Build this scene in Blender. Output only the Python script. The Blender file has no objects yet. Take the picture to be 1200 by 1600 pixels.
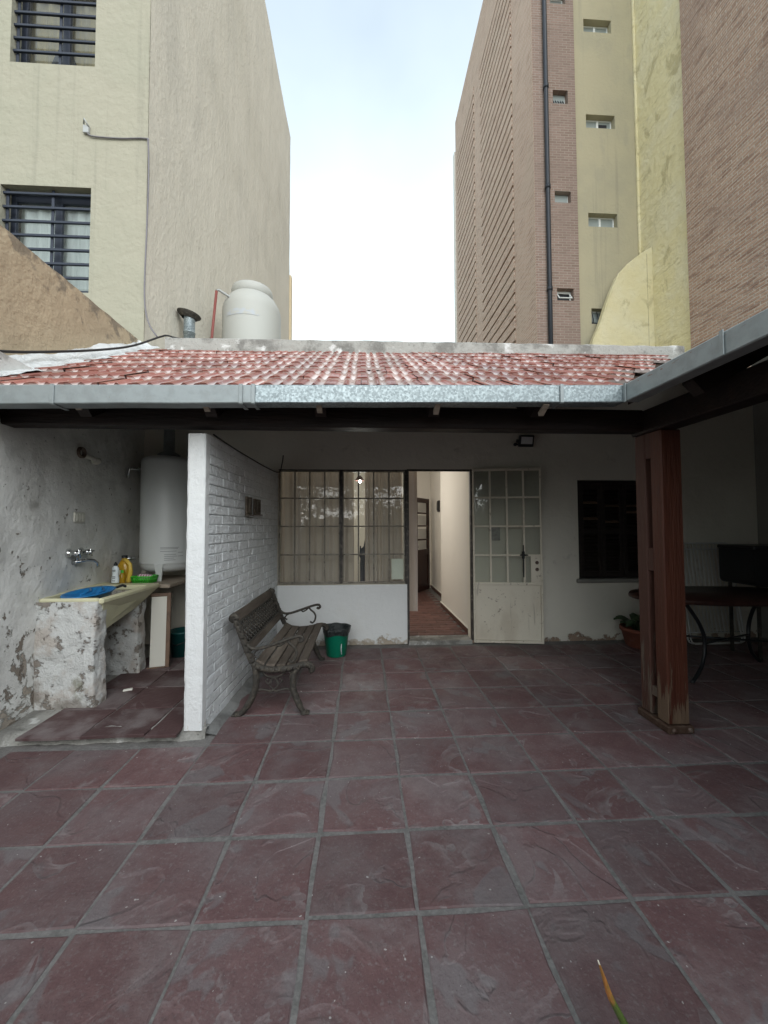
import bpy, math, random
from mathutils import Vector, Matrix, noise
random.seed(7)
C = bpy.context.scene.collection
sc = bpy.context.scene

# ------------------------------------------------------------------ camera, sky, sun, exposure
EYE = Vector((0.0, 0.0, 1.47))
YAW, PITCH, ROLL = .0549, .0374, -.003
fwd = Vector((math.sin(YAW)*math.cos(PITCH), math.cos(YAW)*math.cos(PITCH), math.sin(PITCH)))
rgt = Vector((math.cos(YAW), -math.sin(YAW), 0)); upv = rgt.cross(fwd)
r2 = rgt*math.cos(ROLL) + upv*math.sin(ROLL); u2 = upv*math.cos(ROLL) - rgt*math.sin(ROLL)
cam_d = bpy.data.cameras.new('camera'); cam = bpy.data.objects.new('camera', cam_d); C.objects.link(cam)
m = Matrix((r2, u2, -fwd)).transposed().to_4x4(); m.translation = EYE
cam.matrix_world = m
cam_d.sensor_fit = 'VERTICAL'; cam_d.sensor_height = 36; cam_d.lens = 601/1600*36
cam_d.clip_start = .02; cam_d.clip_end = 600
sc.camera = cam

SUN_EL, SUN_AZ = math.radians(27), math.radians(163)    # bright overcast sky behind the viewer; azimuth from +Y towards +X
w = bpy.data.worlds.new('World'); sc.world = w; w.use_nodes = True
nt = w.node_tree; bg = nt.nodes['Background']
sky = nt.nodes.new('ShaderNodeTexSky'); sky.sky_type = 'NISHITA'; sky.sun_disc = False
sky.sun_elevation = SUN_EL; sky.sun_rotation = SUN_AZ
sky.air_density = 1.0; sky.dust_density = 3.0; sky.ozone_density = 1.0
# thin bright overcast over the blue: soft clouds all round the dome
tcw = nt.nodes.new('ShaderNodeTexCoord'); nzw = nt.nodes.new('ShaderNodeTexNoise'); nzw.inputs['Scale'].default_value = 1.6; nzw.inputs['Detail'].default_value = 5
nt.links.new(tcw.outputs['Generated'], nzw.inputs['Vector'])
mrw = nt.nodes.new('ShaderNodeMapRange'); nt.links.new(nzw.outputs[0], mrw.inputs[0])
mrw.inputs[1].default_value = .35; mrw.inputs[2].default_value = .6; mrw.inputs[3].default_value = .72; mrw.inputs[4].default_value = .97
mxw = nt.nodes.new('ShaderNodeMix'); mxw.data_type = 'RGBA'; sxw = nt.nodes.new('ShaderNodeSeparateXYZ'); nt.links.new(tcw.outputs['Generated'], sxw.inputs[0])
mzw = nt.nodes.new('ShaderNodeMapRange'); mzw.interpolation_type = 'SMOOTHSTEP'; nt.links.new(sxw.outputs[2], mzw.inputs[0])
mzw.inputs[1].default_value = .38; mzw.inputs[2].default_value = .95; mzw.inputs[3].default_value = 1; mzw.inputs[4].default_value = .5
mmw = nt.nodes.new('ShaderNodeMath'); mmw.operation = 'MULTIPLY'; nt.links.new(mrw.outputs[0], mmw.inputs[0]); nt.links.new(mzw.outputs[0], mmw.inputs[1])
nt.links.new(mmw.outputs[0], mxw.inputs[0])
nt.links.new(sky.outputs[0], mxw.inputs[6]); mxw.inputs[7].default_value = (5.3, 6.05, 6.25, 1)
nt.links.new(mxw.outputs[2], bg.inputs['Color']); bg.inputs['Strength'].default_value = .12
sl = bpy.data.lights.new('sun', 'SUN'); sl.energy = 1.5; sl.angle = math.radians(75); sl.color = (.96, .98, 1)
so = bpy.data.objects.new('sun', sl); C.objects.link(so)
sd = Vector((math.sin(SUN_AZ)*math.cos(SUN_EL), math.cos(SUN_AZ)*math.cos(SUN_EL), math.sin(SUN_EL)))
so.rotation_euler = (-sd).to_track_quat('-Z', 'Y').to_euler(); so.location = (0, 30, 40)
vs = sc.view_settings
vs.view_transform = 'Standard'; vs.look = 'None'; vs.gamma = 1; vs.use_curve_mapping = False; vs.exposure = 1.12
try:
    sc.cycles.max_bounces = 10; sc.cycles.diffuse_bounces = 5; sc.cycles.transparent_max_bounces = 12
    sc.cycles.use_denoising = True; sc.cycles.sample_clamp_indirect = 6
except Exception: pass

# ------------------------------------------------------------------ helpers
ORG = {}
def org(p): return ORG.get(p.name, Vector((0, 0, 0))) if p else Vector((0, 0, 0))
class MB:
    def __init__(s): s.v, s.f, s.sm = [], [], []
    def add(s, vs, fs, smooth=False):
        b = len(s.v); s.v += [Vector(v) for v in vs]
        for f in fs: s.f.append([b+i for i in f]); s.sm.append(smooth)
        return s
    def box(s, x0, x1, y0, y1, z0, z1, M=None):
        vs = [Vector((x, y, z)) for x in (x0, x1) for y in (y0, y1) for z in (z0, z1)]
        if M: vs = [M @ v for v in vs]
        return s.add(vs, [(0,1,3,2),(4,6,7,5),(0,4,5,1),(2,3,7,6),(0,2,6,4),(1,5,7,3)])
    def cbox(s, x0, x1, y0, y1, z0, z1, c=.004, M=None):
        vs, ix = [], {}
        X, Y, Z = (x0, x1), (y0, y1), (z0, z1); sg = (1, -1)
        for i in range(2):
            for j in range(2):
                for k in range(2):
                    for a in range(3):
                        p = [X[i], Y[j], Z[k]]
                        for b, q in ((0, i), (1, j), (2, k)):
                            if b != a: p[b] += c*sg[q]
                        ix[i, j, k, a] = len(vs); vs.append(Vector(p))
        fs = []
        for i in range(2): fs.append([ix[i,0,0,0], ix[i,1,0,0], ix[i,1,1,0], ix[i,0,1,0]][::(-1 if i == 0 else 1)])
        for j in range(2): fs.append([ix[0,j,0,1], ix[0,j,1,1], ix[1,j,1,1], ix[1,j,0,1]][::(-1 if j == 0 else 1)])
        for k in range(2): fs.append([ix[0,0,k,2], ix[1,0,k,2], ix[1,1,k,2], ix[0,1,k,2]][::(-1 if k == 0 else 1)])
        for i in range(2):
            for j in range(2): fs.append([ix[i,j,0,0], ix[i,j,1,0], ix[i,j,1,1], ix[i,j,0,1]])
            for k in range(2): fs.append([ix[i,0,k,0], ix[i,1,k,0], ix[i,1,k,2], ix[i,0,k,2]])
        for j in range(2):
            for k in range(2): fs.append([ix[0,j,k,1], ix[1,j,k,1], ix[1,j,k,2], ix[0,j,k,2]])
        for i in range(2):
            for j in range(2):
                for k in range(2): fs.append([ix[i,j,k,0], ix[i,j,k,1], ix[i,j,k,2]])
        if M: vs = [M @ v for v in vs]
        return s.add(vs, fs)
    def tube(s, pts, r, n=8, cap=True, flat=1.0, side=None):
        pts = [Vector(p) for p in pts]; rs = r if isinstance(r, (list, tuple)) else [r]*len(pts)
        vs, fs = [], []; a = None
        for i, p in enumerate(pts):
            t = (pts[min(i+1, len(pts)-1)] - pts[max(i-1, 0)]).normalized()
            if side: a = Vector(side); a = (a - t*a.dot(t)).normalized()
            elif a is None:
                a = t.orthogonal().normalized()
            else: a = (a - t*a.dot(t)).normalized()
            b = t.cross(a)
            for k in range(n):
                th = 2*math.pi*k/n
                vs.append(p + (a*math.cos(th)*flat + b*math.sin(th))*rs[i])
        for i in range(len(pts)-1):
            for k in range(n): fs.append((i*n+k, i*n+(k+1) % n, (i+1)*n+(k+1) % n, (i+1)*n+k))
        s.add(vs, fs, True)
        if cap:
            b = len(s.v) - len(vs)
            s.f.append([b+k for k in range(n)][::-1]); s.sm.append(False)
            s.f.append([b+(len(pts)-1)*n+k for k in range(n)]); s.sm.append(False)
        return s
    def lathe(s, prof, c=(0, 0, 0), n=24, sx=1, sy=1, M=None, smooth=True):
        vs, fs = [], []
        for r, z in prof:
            for k in range(n):
                th = 2*math.pi*k/n
                v = Vector((r*math.cos(th)*sx, r*math.sin(th)*sy, z))
                if M: v = M @ v
                vs.append(v + Vector(c))
        for i in range(len(prof)-1):
            for k in range(n): fs.append((i*n+k, i*n+(k+1) % n, (i+1)*n+(k+1) % n, (i+1)*n+k))
        return s.add(vs, fs, smooth)
    def prism(s, poly, d, axis='y', at=0.0):
        def mk(p, q):
            if axis == 'y': return (p[0], q, p[1])
            if axis == 'x': return (q, p[0], p[1])
            return (p[0], p[1], q)
        n = len(poly)
        vs = [mk(p, at) for p in poly] + [mk(p, at+d) for p in poly]
        return s.add(vs, [list(range(n))[::-1], list(range(n, 2*n))] + [(i, (i+1) % n, n+(i+1) % n, n+i) for i in range(n)])
    def wall(s, O, u, v, nrm, U, V, holes, t):
        O, u, v, nrm = Vector(O), Vector(u), Vector(v), Vector(nrm)
        us = sorted(set([U[0], U[1]] + [q for h in holes for q in h[:2]])); vv = sorted(set([V[0], V[1]] + [q for h in holes for q in h[2:]]))
        us = [q for q in us if U[0] <= q <= U[1]]; vv = [q for q in vv if V[0] <= q <= V[1]]
        def solid(i, j):
            if i < 0 or j < 0 or i >= len(us)-1 or j >= len(vv)-1: return None
            a, b = (us[i]+us[i+1])/2, (vv[j]+vv[j+1])/2
            return not any(h[0] < a < h[1] and h[2] < b < h[3] for h in holes)
        P = lambda a, b, d: O + u*a + v*b - nrm*d
        for i in range(len(us)-1):
            for j in range(len(vv)-1):
                if not solid(i, j): continue
                a0, a1, b0, b1 = us[i], us[i+1], vv[j], vv[j+1]
                s.add([P(a0,b0,0), P(a1,b0,0), P(a1,b1,0), P(a0,b1,0)], [(0,1,2,3)])
                s.add([P(a0,b0,t), P(a1,b0,t), P(a1,b1,t), P(a0,b1,t)], [(3,2,1,0)])
                for (di, dj, e) in ((-1,0,(a0,b0,a0,b1)), (1,0,(a1,b1,a1,b0)), (0,-1,(a1,b0,a0,b0)), (0,1,(a0,b1,a1,b1))):
                    if solid(i+di, j+dj) is not True:
                        s.add([P(e[0],e[1],0), P(e[2],e[3],0), P(e[2],e[3],t), P(e[0],e[1],t)], [(0,1,2,3)])
        return s
    def grid(s, fn, nu, nv, smooth=True, closed_u=False):
        vs = [fn(i/nu, j/nv) for j in range(nv+1) for i in range(nu+1)]
        fs = [(j*(nu+1)+i, j*(nu+1)+i+1, (j+1)*(nu+1)+i+1, (j+1)*(nu+1)+i) for j in range(nv) for i in range(nu)]
        return s.add(vs, fs, smooth)
    def mesh(s, name, o=Vector((0, 0, 0))):
        me = bpy.data.meshes.new(name)
        me.from_pydata([v - o for v in s.v], [], s.f)
        me.polygons.foreach_set('use_smooth', s.sm); me.validate(); me.update()
        return me

def part(name, mb, mat, parent, label=None, kind=None):
    o = bpy.data.objects.new(name, mb.mesh(name, org(parent))); C.objects.link(o)
    o.data.materials.append(mat); o.parent = parent; ORG[o.name] = org(parent)
    if label: o['label'] = label
    if kind: o['kind'] = kind
    return o
def inst(name, me, parent, M):
    o = bpy.data.objects.new(name, me); C.objects.link(o); o.parent = parent
    M = M.copy(); M.translation = M.translation - org(parent); o.matrix_local = M
    return o
def thing(name, label, cat, loc=(0, 0, 0), group=None):
    o = bpy.data.objects.new(name, None); C.objects.link(o); o.empty_display_size = .1
    o.location = loc; ORG[o.name] = Vector(loc); o['label'] = label; o['category'] = cat
    if group: o['group'] = group
    return o
def solo(name, mb, mat, label, cat, loc, group=None):
    loc = Vector(loc); o = bpy.data.objects.new(name, mb.mesh(name, loc)); C.objects.link(o)
    o.data.materials.append(mat); o.location = loc; o['label'] = label; o['category'] = cat; ORG[o.name] = loc
    if group: o['group'] = group
    return o
def struct(name, mb, mat, label=None):
    o = bpy.data.objects.new(name, mb.mesh(name)); C.objects.link(o); o.data.materials.append(mat)
    o['kind'] = 'structure'
    if label: o['label'] = label
    return o

# ------------------------------------------------------------------ materials
def material(name, base, rough=.8, metal=0.0, spec=.4, layers=(), bumps=(), coord='P', rand=0.0, trans=0.0, roughvar=None, brick=None, terrace=None):
    m = bpy.data.materials.new(name); m.use_nodes = True
    nt = m.node_tree; N = nt.nodes; L = nt.links; b = N['Principled BSDF']
    b.inputs['Roughness'].default_value = rough; b.inputs['Metallic'].default_value = metal
    b.inputs['Specular IOR Level'].default_value = spec
    if trans: b.inputs['Transmission Weight'].default_value = trans
    if coord == 'O': pos = N.new('ShaderNodeTexCoord').outputs['Object']
    else: pos = N.new('ShaderNodeNewGeometry').outputs['Position']
    oi = None
    if coord == 'R' or rand:
        oi = N.new('ShaderNodeObjectInfo')
    world = pos
    if coord == 'R':
        k = N.new('ShaderNodeVectorMath'); k.operation = 'SCALE'; k.inputs[0].default_value = (37, 61, 23)
        L.new(oi.outputs['Random'], k.inputs['Scale'])
        a = N.new('ShaderNodeVectorMath'); a.operation = 'ADD'; L.new(pos, a.inputs[0]); L.new(k.outputs[0], a.inputs[1]); pos = a.outputs[0]
    def math_(op, a, b_=None, c_=None):
        n = N.new('ShaderNodeMath'); n.operation = op
        for i, q in enumerate((a, b_, c_)):
            if q is None: continue
            if isinstance(q, (int, float)): n.inputs[i].default_value = q
            else: L.new(q, n.inputs[i])
        return n.outputs[0]
    def vec(st):
        if st == (1, 1, 1): return pos
        mp = N.new('ShaderNodeVectorMath'); mp.operation = 'MULTIPLY'; L.new(pos, mp.inputs[0]); mp.inputs[1].default_value = st
        return mp.outputs[0]
    def mask(d):
        kind = d.get('kind', 'noise')
        if kind == 'noise':
            n = N.new('ShaderNodeTexNoise'); L.new(vec(d.get('st', (1, 1, 1))), n.inputs['Vector'])
            n.inputs['Scale'].default_value = d['s']; n.inputs['Detail'].default_value = d.get('det', 4)
            n.inputs['Roughness'].default_value = d.get('ro', .6); n.inputs['Distortion'].default_value = d.get('di', 0); o = n.outputs[0]
        elif kind == 'vor':
            n = N.new('ShaderNodeTexVoronoi'); n.feature = d.get('feat', 'F1'); L.new(vec(d.get('st', (1, 1, 1))), n.inputs['Vector']); n.inputs['Scale'].default_value = d['s']
            o = n.outputs['Color'] if d.get('cell') else n.outputs['Distance']
        elif kind == 'wave':
            n = N.new('ShaderNodeTexWave'); n.bands_direction = d.get('dir', 'X'); L.new(vec(d.get('st', (1, 1, 1))), n.inputs['Vector']); n.inputs['Scale'].default_value = d['s']
            n.inputs['Distortion'].default_value = d.get('di', 2); n.inputs['Detail'].default_value = 3; n.inputs['Detail Scale'].default_value = d.get('ds', 1); o = n.outputs['Fac']
        elif kind == 'objz':
            sx = N.new('ShaderNodeSeparateXYZ'); L.new(N.new('ShaderNodeTexCoord').outputs['Object'], sx.inputs[0]); o = math_('ADD', sx.outputs[2], math_('MULTIPLY', sx.outputs[1], .06))
        elif kind == 'rand':
            o = oi.outputs['Random']
        if 'zr' in d:      # more of it towards z0, none beyond z1
            sx = N.new('ShaderNodeSeparateXYZ'); L.new(world, sx.inputs[0])
            mr = N.new('ShaderNodeMapRange'); L.new(sx.outputs[2], mr.inputs[0]); mr.inputs[1].default_value = d['zr'][0]; mr.inputs[2].default_value = d['zr'][1]
            mr.inputs[3].default_value = d.get('za', .35); mr.inputs[4].default_value = -d.get('zb', .4)
            o = math_('ADD', o, mr.outputs[0])
        mr = N.new('ShaderNodeMapRange'); mr.interpolation_type = 'SMOOTHSTEP'; L.new(o, mr.inputs[0])
        mr.inputs[1].default_value = d.get('lo', .4); mr.inputs[2].default_value = d.get('hi', .6)
        return mr.outputs[0]
    def mix(a, col, f, mode='MIX'):
        n = N.new('ShaderNodeMix'); n.data_type = 'RGBA'; n.blend_type = mode
        L.new(f, n.inputs[0])
        if isinstance(a, tuple): n.inputs[6].default_value = (*a, 1)
        else: L.new(a, n.inputs[6])
        if isinstance(col, tuple): n.inputs[7].default_value = (*col, 1)
        else: L.new(col, n.inputs[7])
        return n.outputs[2]
    cur = base; hs = []
    if brick:
        sep = N.new('ShaderNodeSeparateXYZ'); L.new(world, sep.inputs[0]); cb = N.new('ShaderNodeCombineXYZ')
        L.new(sep.outputs[brick.get('ax', 0)], cb.inputs[0]); L.new(sep.outputs[2], cb.inputs[1])
        bt = N.new('ShaderNodeTexBrick'); L.new(cb.outputs[0], bt.inputs['Vector']); bt.inputs['Scale'].default_value = 1
        bt.inputs['Brick Width'].default_value = .24; bt.inputs['Row Height'].default_value = brick.get('row', .075)
        bt.inputs['Mortar Size'].default_value = brick.get('mort', .011); bt.inputs['Mortar Smooth'].default_value = .3
        bt.inputs['Color1'].default_value = (*base, 1); bt.inputs['Color2'].default_value = (*brick['c2'], 1); bt.inputs['Mortar'].default_value = (*brick['cm'], 1)
        cur = bt.outputs['Color']; hs.append(math_('MULTIPLY', bt.outputs['Fac'], -.008))
    if terrace:            # stone-like ledges with dust along their edges
        n = N.new('ShaderNodeTexNoise'); L.new(vec(terrace.get('st', (1, 1, 1))), n.inputs['Vector']); n.inputs['Scale'].default_value = terrace['s']; n.inputs['Detail'].default_value = 4; n.inputs['Roughness'].default_value = .5; n.inputs['Distortion'].default_value = .9
        v = math_('MULTIPLY', n.outputs[0], terrace['n']); fr = math_('FRACT', v); fl = math_('FLOOR', v)
        mr = N.new('ShaderNodeMapRange'); mr.interpolation_type = 'SMOOTHSTEP'; L.new(fr, mr.inputs[0]); mr.inputs[1].default_value = .80; mr.inputs[2].default_value = 1.0
        hs.append(math_('MULTIPLY', math_('ADD', fl, mr.outputs[0]), terrace['h']))
        d1 = math_('MULTIPLY', math_('SUBTRACT', fr, .72), 3.6); d1 = math_('MAXIMUM', d1, 0.0)
        n2 = N.new('ShaderNodeTexNoise'); L.new(pos, n2.inputs['Vector']); n2.inputs['Scale'].default_value = 7
        mr2 = N.new('ShaderNodeMapRange'); L.new(n2.outputs[0], mr2.inputs[0]); mr2.inputs[1].default_value = .42; mr2.inputs[2].default_value = .62
        cur = mix(cur, terrace['dust'], math_('MULTIPLY', math_('MULTIPLY', d1, mr2.outputs[0]), terrace.get('f', .7)))
    for d in layers:
        f = mask(d); fa = d.get('fac', 1.0)
        if fa != 1: f = math_('MULTIPLY', f, fa)
        cur = mix(cur, d['col'], f, d.get('mode', 'MIX'))
        if 'h' in d: hs.append(math_('MULTIPLY', f, d['h']/max(fa, .01)))
    if rand:
        hv = N.new('ShaderNodeHueSaturation'); mr = N.new('ShaderNodeMapRange'); L.new(oi.outputs['Random'], mr.inputs[0])
        mr.inputs[3].default_value = 1-rand; mr.inputs[4].default_value = 1+rand; L.new(mr.outputs[0], hv.inputs['Value'])
        if isinstance(cur, tuple): hv.inputs['Color'].default_value = (*cur, 1)
        else: L.new(cur, hv.inputs['Color'])
        cur = hv.outputs[0]
    if isinstance(cur, tuple): b.inputs['Base Color'].default_value = (*cur, 1)
    else: L.new(cur, b.inputs['Base Color'])
    for d in bumps:
        hs.append(math_('MULTIPLY', mask(d), d['h']))
    if hs:
        h = hs[0]
        for q in hs[1:]: h = math_('ADD', h, q)
        bp = N.new('ShaderNodeBump'); bp.inputs['Strength'].default_value = 1; bp.inputs['Distance'].default_value = 1
        L.new(h, bp.inputs['Height']); L.new(bp.outputs[0], b.inputs['Normal'])
    if roughvar:
        f = mask(roughvar); mr = N.new('ShaderNodeMapRange'); L.new(f, mr.inputs[0]); mr.inputs[3].default_value = roughvar['r0']; mr.inputs[4].default_value = roughvar['r1']
        L.new(mr.outputs[0], b.inputs['Roughness'])
    return m
def D(**k): return k
def glass(name, tint=(.9, .95, .93), dust=.06):
    m = bpy.data.materials.new(name); m.use_nodes = True; nt = m.node_tree; N = nt.nodes; L = nt.links; N.clear()
    out = N.new('ShaderNodeOutputMaterial'); t = N.new('ShaderNodeBsdfTransparent'); t.inputs[0].default_value = (*tint, 1)
    g = N.new('ShaderNodeBsdfGlossy'); g.inputs['Roughness'].default_value = .01
    fr = N.new('ShaderNodeFresnel'); fr.inputs[0].default_value = 1.65
    nz = N.new('ShaderNodeTexNoise'); nz.inputs['Scale'].default_value = 6; geo = N.new('ShaderNodeNewGeometry'); L.new(geo.outputs['Position'], nz.inputs['Vector'])
    bp = N.new('ShaderNodeBump'); bp.inputs['Distance'].default_value = 1; bp.inputs['Strength'].default_value = .6
    k = N.new('ShaderNodeMath'); k.operation = 'MULTIPLY'; k.inputs[1].default_value = .0009; L.new(nz.outputs[0], k.inputs[0]); L.new(k.outputs[0], bp.inputs['Height']); L.new(bp.outputs[0], g.inputs['Normal'])
    mx = N.new('ShaderNodeMixShader'); L.new(fr.outputs[0], mx.inputs[0]); L.new(t.outputs[0], mx.inputs[1]); L.new(g.outputs[0], mx.inputs[2])
    df = N.new('ShaderNodeBsdfDiffuse'); df.inputs[0].default_value = (.5, .5, .45, 1); m2 = N.new('ShaderNodeMixShader'); m2.inputs[0].default_value = dust
    L.new(mx.outputs[0], m2.inputs[1]); L.new(df.outputs[0], m2.inputs[2]); L.new(m2.outputs[0], out.inputs[0])
    return m

MT = {}
MT['grout'] = material('grout', (.175, .165, .158), .95, spec=.2, layers=[D(s=9, lo=.35, hi=.65, col=(.13, .128, .12)), D(s=60, lo=.4, hi=.7, col=(.25, .24, .23), fac=.5)], bumps=[D(s=50, h=.003, lo=0, hi=1)])
DUST = (.235, .207, .203)
MT['tile'] = material('patio_tile', (.140, .079, .078), .62, spec=.4, coord='R', rand=.16,
    terrace=D(s=2.6, n=4.5, h=.004, dust=DUST, f=.9),
    layers=[D(s=2.2, det=6, lo=.42, hi=.70, col=DUST, fac=.55), D(s=14, det=6, lo=.35, hi=.7, col=(.095, .048, .05), fac=.5),
            D(s=1.1, lo=.4, hi=.62, col=(.135, .108, .11), fac=.45), D(s=2.7, det=3, di=.5, lo=.60, hi=.64, col=(.165, .158, .160), fac=.5, h=-.0015), D(s=75, det=4, lo=.52, hi=.72, col=(.21, .19, .185), fac=.45), D(s=160, det=2, lo=.60, hi=.75, col=(.05, .035, .035), fac=.5), D(s=46, det=1, lo=.765, hi=.785, col=(.45, .43, .41), fac=.8)],
    bumps=[D(s=30, det=6, h=.002, lo=.2, hi=.8), D(s=140, det=3, h=.0006, lo=.2, hi=.8)], roughvar=D(s=4, lo=.35, hi=.65, r0=.5, r1=.8))
MT['laundry_tile'] = material('laundry_tile', (.075, .042, .042), .6, coord='R', rand=.1, terrace=D(s=2.6, n=3, h=.002, dust=DUST, f=.4),
    layers=[D(s=2.2, det=6, lo=.45, hi=.65, col=DUST, fac=.6)], bumps=[D(s=30, h=.002, lo=.2, hi=.8)])
MT['plaster_old'] = material('peeling_whitewash', (.75, .75, .72), .9, spec=.25, layers=[
    D(s=2.4, det=7, ro=.65, lo=.47, hi=.62, col=(.62, .62, .59), fac=.9),
    D(s=1.7, det=9, ro=.7, di=.6, lo=.55, hi=.585, col=(.36, .315, .265), zr=(.0, 1.5), za=.10, zb=.14, h=-.010),
    D(s=5.5, det=8, ro=.7, lo=.60, hi=.63, col=(.24, .205, .17), zr=(.0, 2.4), za=.06, zb=.07, h=-.007),
    D(s=3, det=6, lo=.6, hi=.72, col=(.17, .16, .14), fac=.6),
    D(s=.9, det=4, lo=.45, hi=.7, st=(1, 1, .35), col=(.5, .49, .46), fac=.45),
    D(s=26, det=5, lo=.66, hi=.7, col=(.10, .09, .08), fac=.7)],
    bumps=[D(s=3, det=8, ro=.6, h=.009, lo=.2, hi=.8), D(s=22, det=6, h=.003, lo=.2, hi=.8), D(s=110, h=.0012, lo=.2, hi=.8)])
MT['sink_masonry'] = material('flaking_masonry', (.58, .59, .575), .92, spec=.2, layers=[
    D(s=4, det=8, ro=.7, lo=.46, hi=.62, col=(.47, .43, .39), h=-.006), D(s=9, det=8, ro=.7, lo=.56, hi=.6, col=(.22, .19, .16), fac=.9, h=-.005),
    D(s=2.2, det=6, lo=.52, hi=.62, col=(.19, .16, .13), zr=(0, .6), za=.08, zb=.12, fac=.75), D(s=3.3, det=6, lo=.6, hi=.7, col=(.16, .16, .09), fac=.6)],
    bumps=[D(s=8, det=8, h=.016, lo=.2, hi=.8), D(s=60, det=4, h=.003, lo=.2, hi=.8)])
MT['white_paint'] = material('white_wall_paint', (.74, .76, .76), .85, spec=.25, layers=[
    D(s=2, det=6, lo=.5, hi=.75, col=(.70, .71, .69), fac=.6), D(s=7, det=8, ro=.7, lo=.60, hi=.65, col=(.42, .36, .29), zr=(.0, .30), za=.17, zb=.34, h=-.004), D(s=13, det=7, ro=.7, lo=.56, hi=.66, col=(.47, .41, .33), zr=(.04, .34), za=.12, zb=.40, fac=.8),
    D(s=18, det=6, lo=.68, hi=.74, col=(.45, .43, .4), fac=.6)], bumps=[D(s=9, det=7, h=.005, lo=.2, hi=.8), D(s=70, h=.0012, lo=.2, hi=.8)])
MT['facade'] = material('cream_wall_paint', (.72, .685, .60), .88, spec=.25, layers=[
    D(s=1.1, det=5, lo=.45, hi=.7, col=(.63, .59, .51), fac=.7), D(s=6, det=9, ro=.7, lo=.60, hi=.64, col=(.33, .24, .18), zr=(.0, .28), za=.17, zb=.30, h=-.006),
    D(s=3.5, det=7, lo=.62, hi=.72, col=(.40, .37, .32), fac=.5), D(s=30, det=5, lo=.68, hi=.74, col=(.3, .28, .25), fac=.5)],
    bumps=[D(s=5, det=7, h=.006, lo=.2, hi=.8), D(s=70, h=.001, lo=.2, hi=.8)])
MT['dim_wall'] = material('darkened_wall_paint', (.24, .23, .205), .9, spec=.2, layers=[D(s=1.1, det=5, lo=.45, hi=.7, col=(.19, .18, .16), fac=.7)], bumps=[D(s=5, det=7, h=.006, lo=.2, hi=.8)])  # wall colour darkened to put the gallery's shade into it
MT['brick_white'] = material('painted_brick', (.77, .80, .81), .82, spec=.3, coord='R', rand=.05, layers=[D(s=5, det=6, lo=.5, hi=.7, col=(.66, .68, .68), fac=.6), D(s=30, det=5, lo=.62, hi=.68, col=(.36, .33, .3), fac=.6)],
    bumps=[D(s=22, det=7, h=.010, lo=.2, hi=.8), D(s=90, h=.002, lo=.2, hi=.8)])
MT['mortar_white'] = material('painted_mortar', (.70, .725, .73), .9, spec=.2, layers=[D(s=2.2, det=6, lo=.54, hi=.62, col=(.10, .095, .09), zr=(.05, .55), za=.28, zb=.2), D(s=14, det=6, lo=.55, hi=.7, col=(.45, .45, .44))], bumps=[D(s=26, det=5, h=.008, lo=.2, hi=.8)])
MT['roof_tile'] = material('glazed_roof_tile', (.265, .085, .062), .4, spec=.55, coord='R', rand=.22, layers=[D(s=7, det=6, lo=.5, hi=.72, col=(.36, .19, .15), fac=.6), D(s=3, det=5, lo=.55, hi=.75, col=(.13, .045, .035), fac=.5), D(kind='objz', lo=.044, hi=.030, col=(.66, .61, .58), fac=.8), D(s=22, det=5, lo=.6, hi=.68, col=(.55, .50, .46), fac=.55)],  # objz layer paints sky reflection and wear as pale colour in the pans
    bumps=[D(s=40, h=.0012, lo=.2, hi=.8)], roughvar=D(s=5, lo=.35, hi=.65, r0=.3, r1=.52))
MT['galv'] = material('galvanized_sheet', (.20, .235, .245), .5, .45, layers=[D(kind='vor', s=80, cell=True, lo=.2, hi=.9, col=(.36, .42, .435), fac=.9)], roughvar=D(kind='vor', s=75, cell=True, lo=.1, hi=.9, r0=.5, r1=.32))
MT['galv_dull'] = material('weathered_sheet', (.31, .345, .35), .6, .4, layers=[D(s=12, det=6, lo=.4, hi=.65, col=(.25, .275, .275), fac=.8), D(s=40, det=5, lo=.66, hi=.72, col=(.22, .20, .18), fac=.5), D(kind='vor', s=60, cell=True, lo=.3, hi=.9, col=(.30, .325, .325), fac=.4)])
MT['beam'] = material('dark_stained_wood', (.014, .009, .008), .6, spec=.3, layers=[D(s=3, det=6, st=(1, 6, 6), lo=.4, hi=.7, col=(.024, .014, .011))], bumps=[D(s=6, st=(1, 8, 8), h=.003, lo=.2, hi=.8)])
MT['post'] = material('worn_red_wood', (.085, .026, .014), .5, spec=.35, layers=[D(s=3, det=6, st=(9, 9, .7), lo=.4, hi=.7, col=(.065, .018, .010)), D(s=5, det=8, st=(5, 5, .5), lo=.54, hi=.60, col=(.15, .10, .065), zr=(.05, .95), za=.13, zb=.3, h=-.003)], bumps=[D(s=6, det=5, st=(9, 9, .6), h=.004, lo=.2, hi=.8)])
MT['post_side'] = material('grey_red_wood', (.075, .033, .024), .6, spec=.3, layers=[D(s=3, det=6, st=(9, 9, .7), lo=.4, hi=.7, col=(.08, .035, .025)), D(s=5, det=8, st=(5, 5, .5), lo=.52, hi=.60, col=(.12, .092, .07), zr=(.05, 1.2), za=.13, zb=.25, h=-.003)], bumps=[D(s=6, det=5, st=(9, 9, .6), h=.004, lo=.2, hi=.8)])
MT['concrete'] = material('stained_concrete', (.33, .325, .30), .93, spec=.2, layers=[D(s=2.5, det=8, ro=.7, lo=.45, hi=.6, col=(.19, .185, .17)), D(s=4, det=7, lo=.58, hi=.66, col=(.56, .56, .54)), D(s=30, det=5, lo=.6, hi=.7, col=(.08, .08, .07), fac=.6)], bumps=[D(s=12, det=7, h=.01, lo=.2, hi=.8)])
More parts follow.
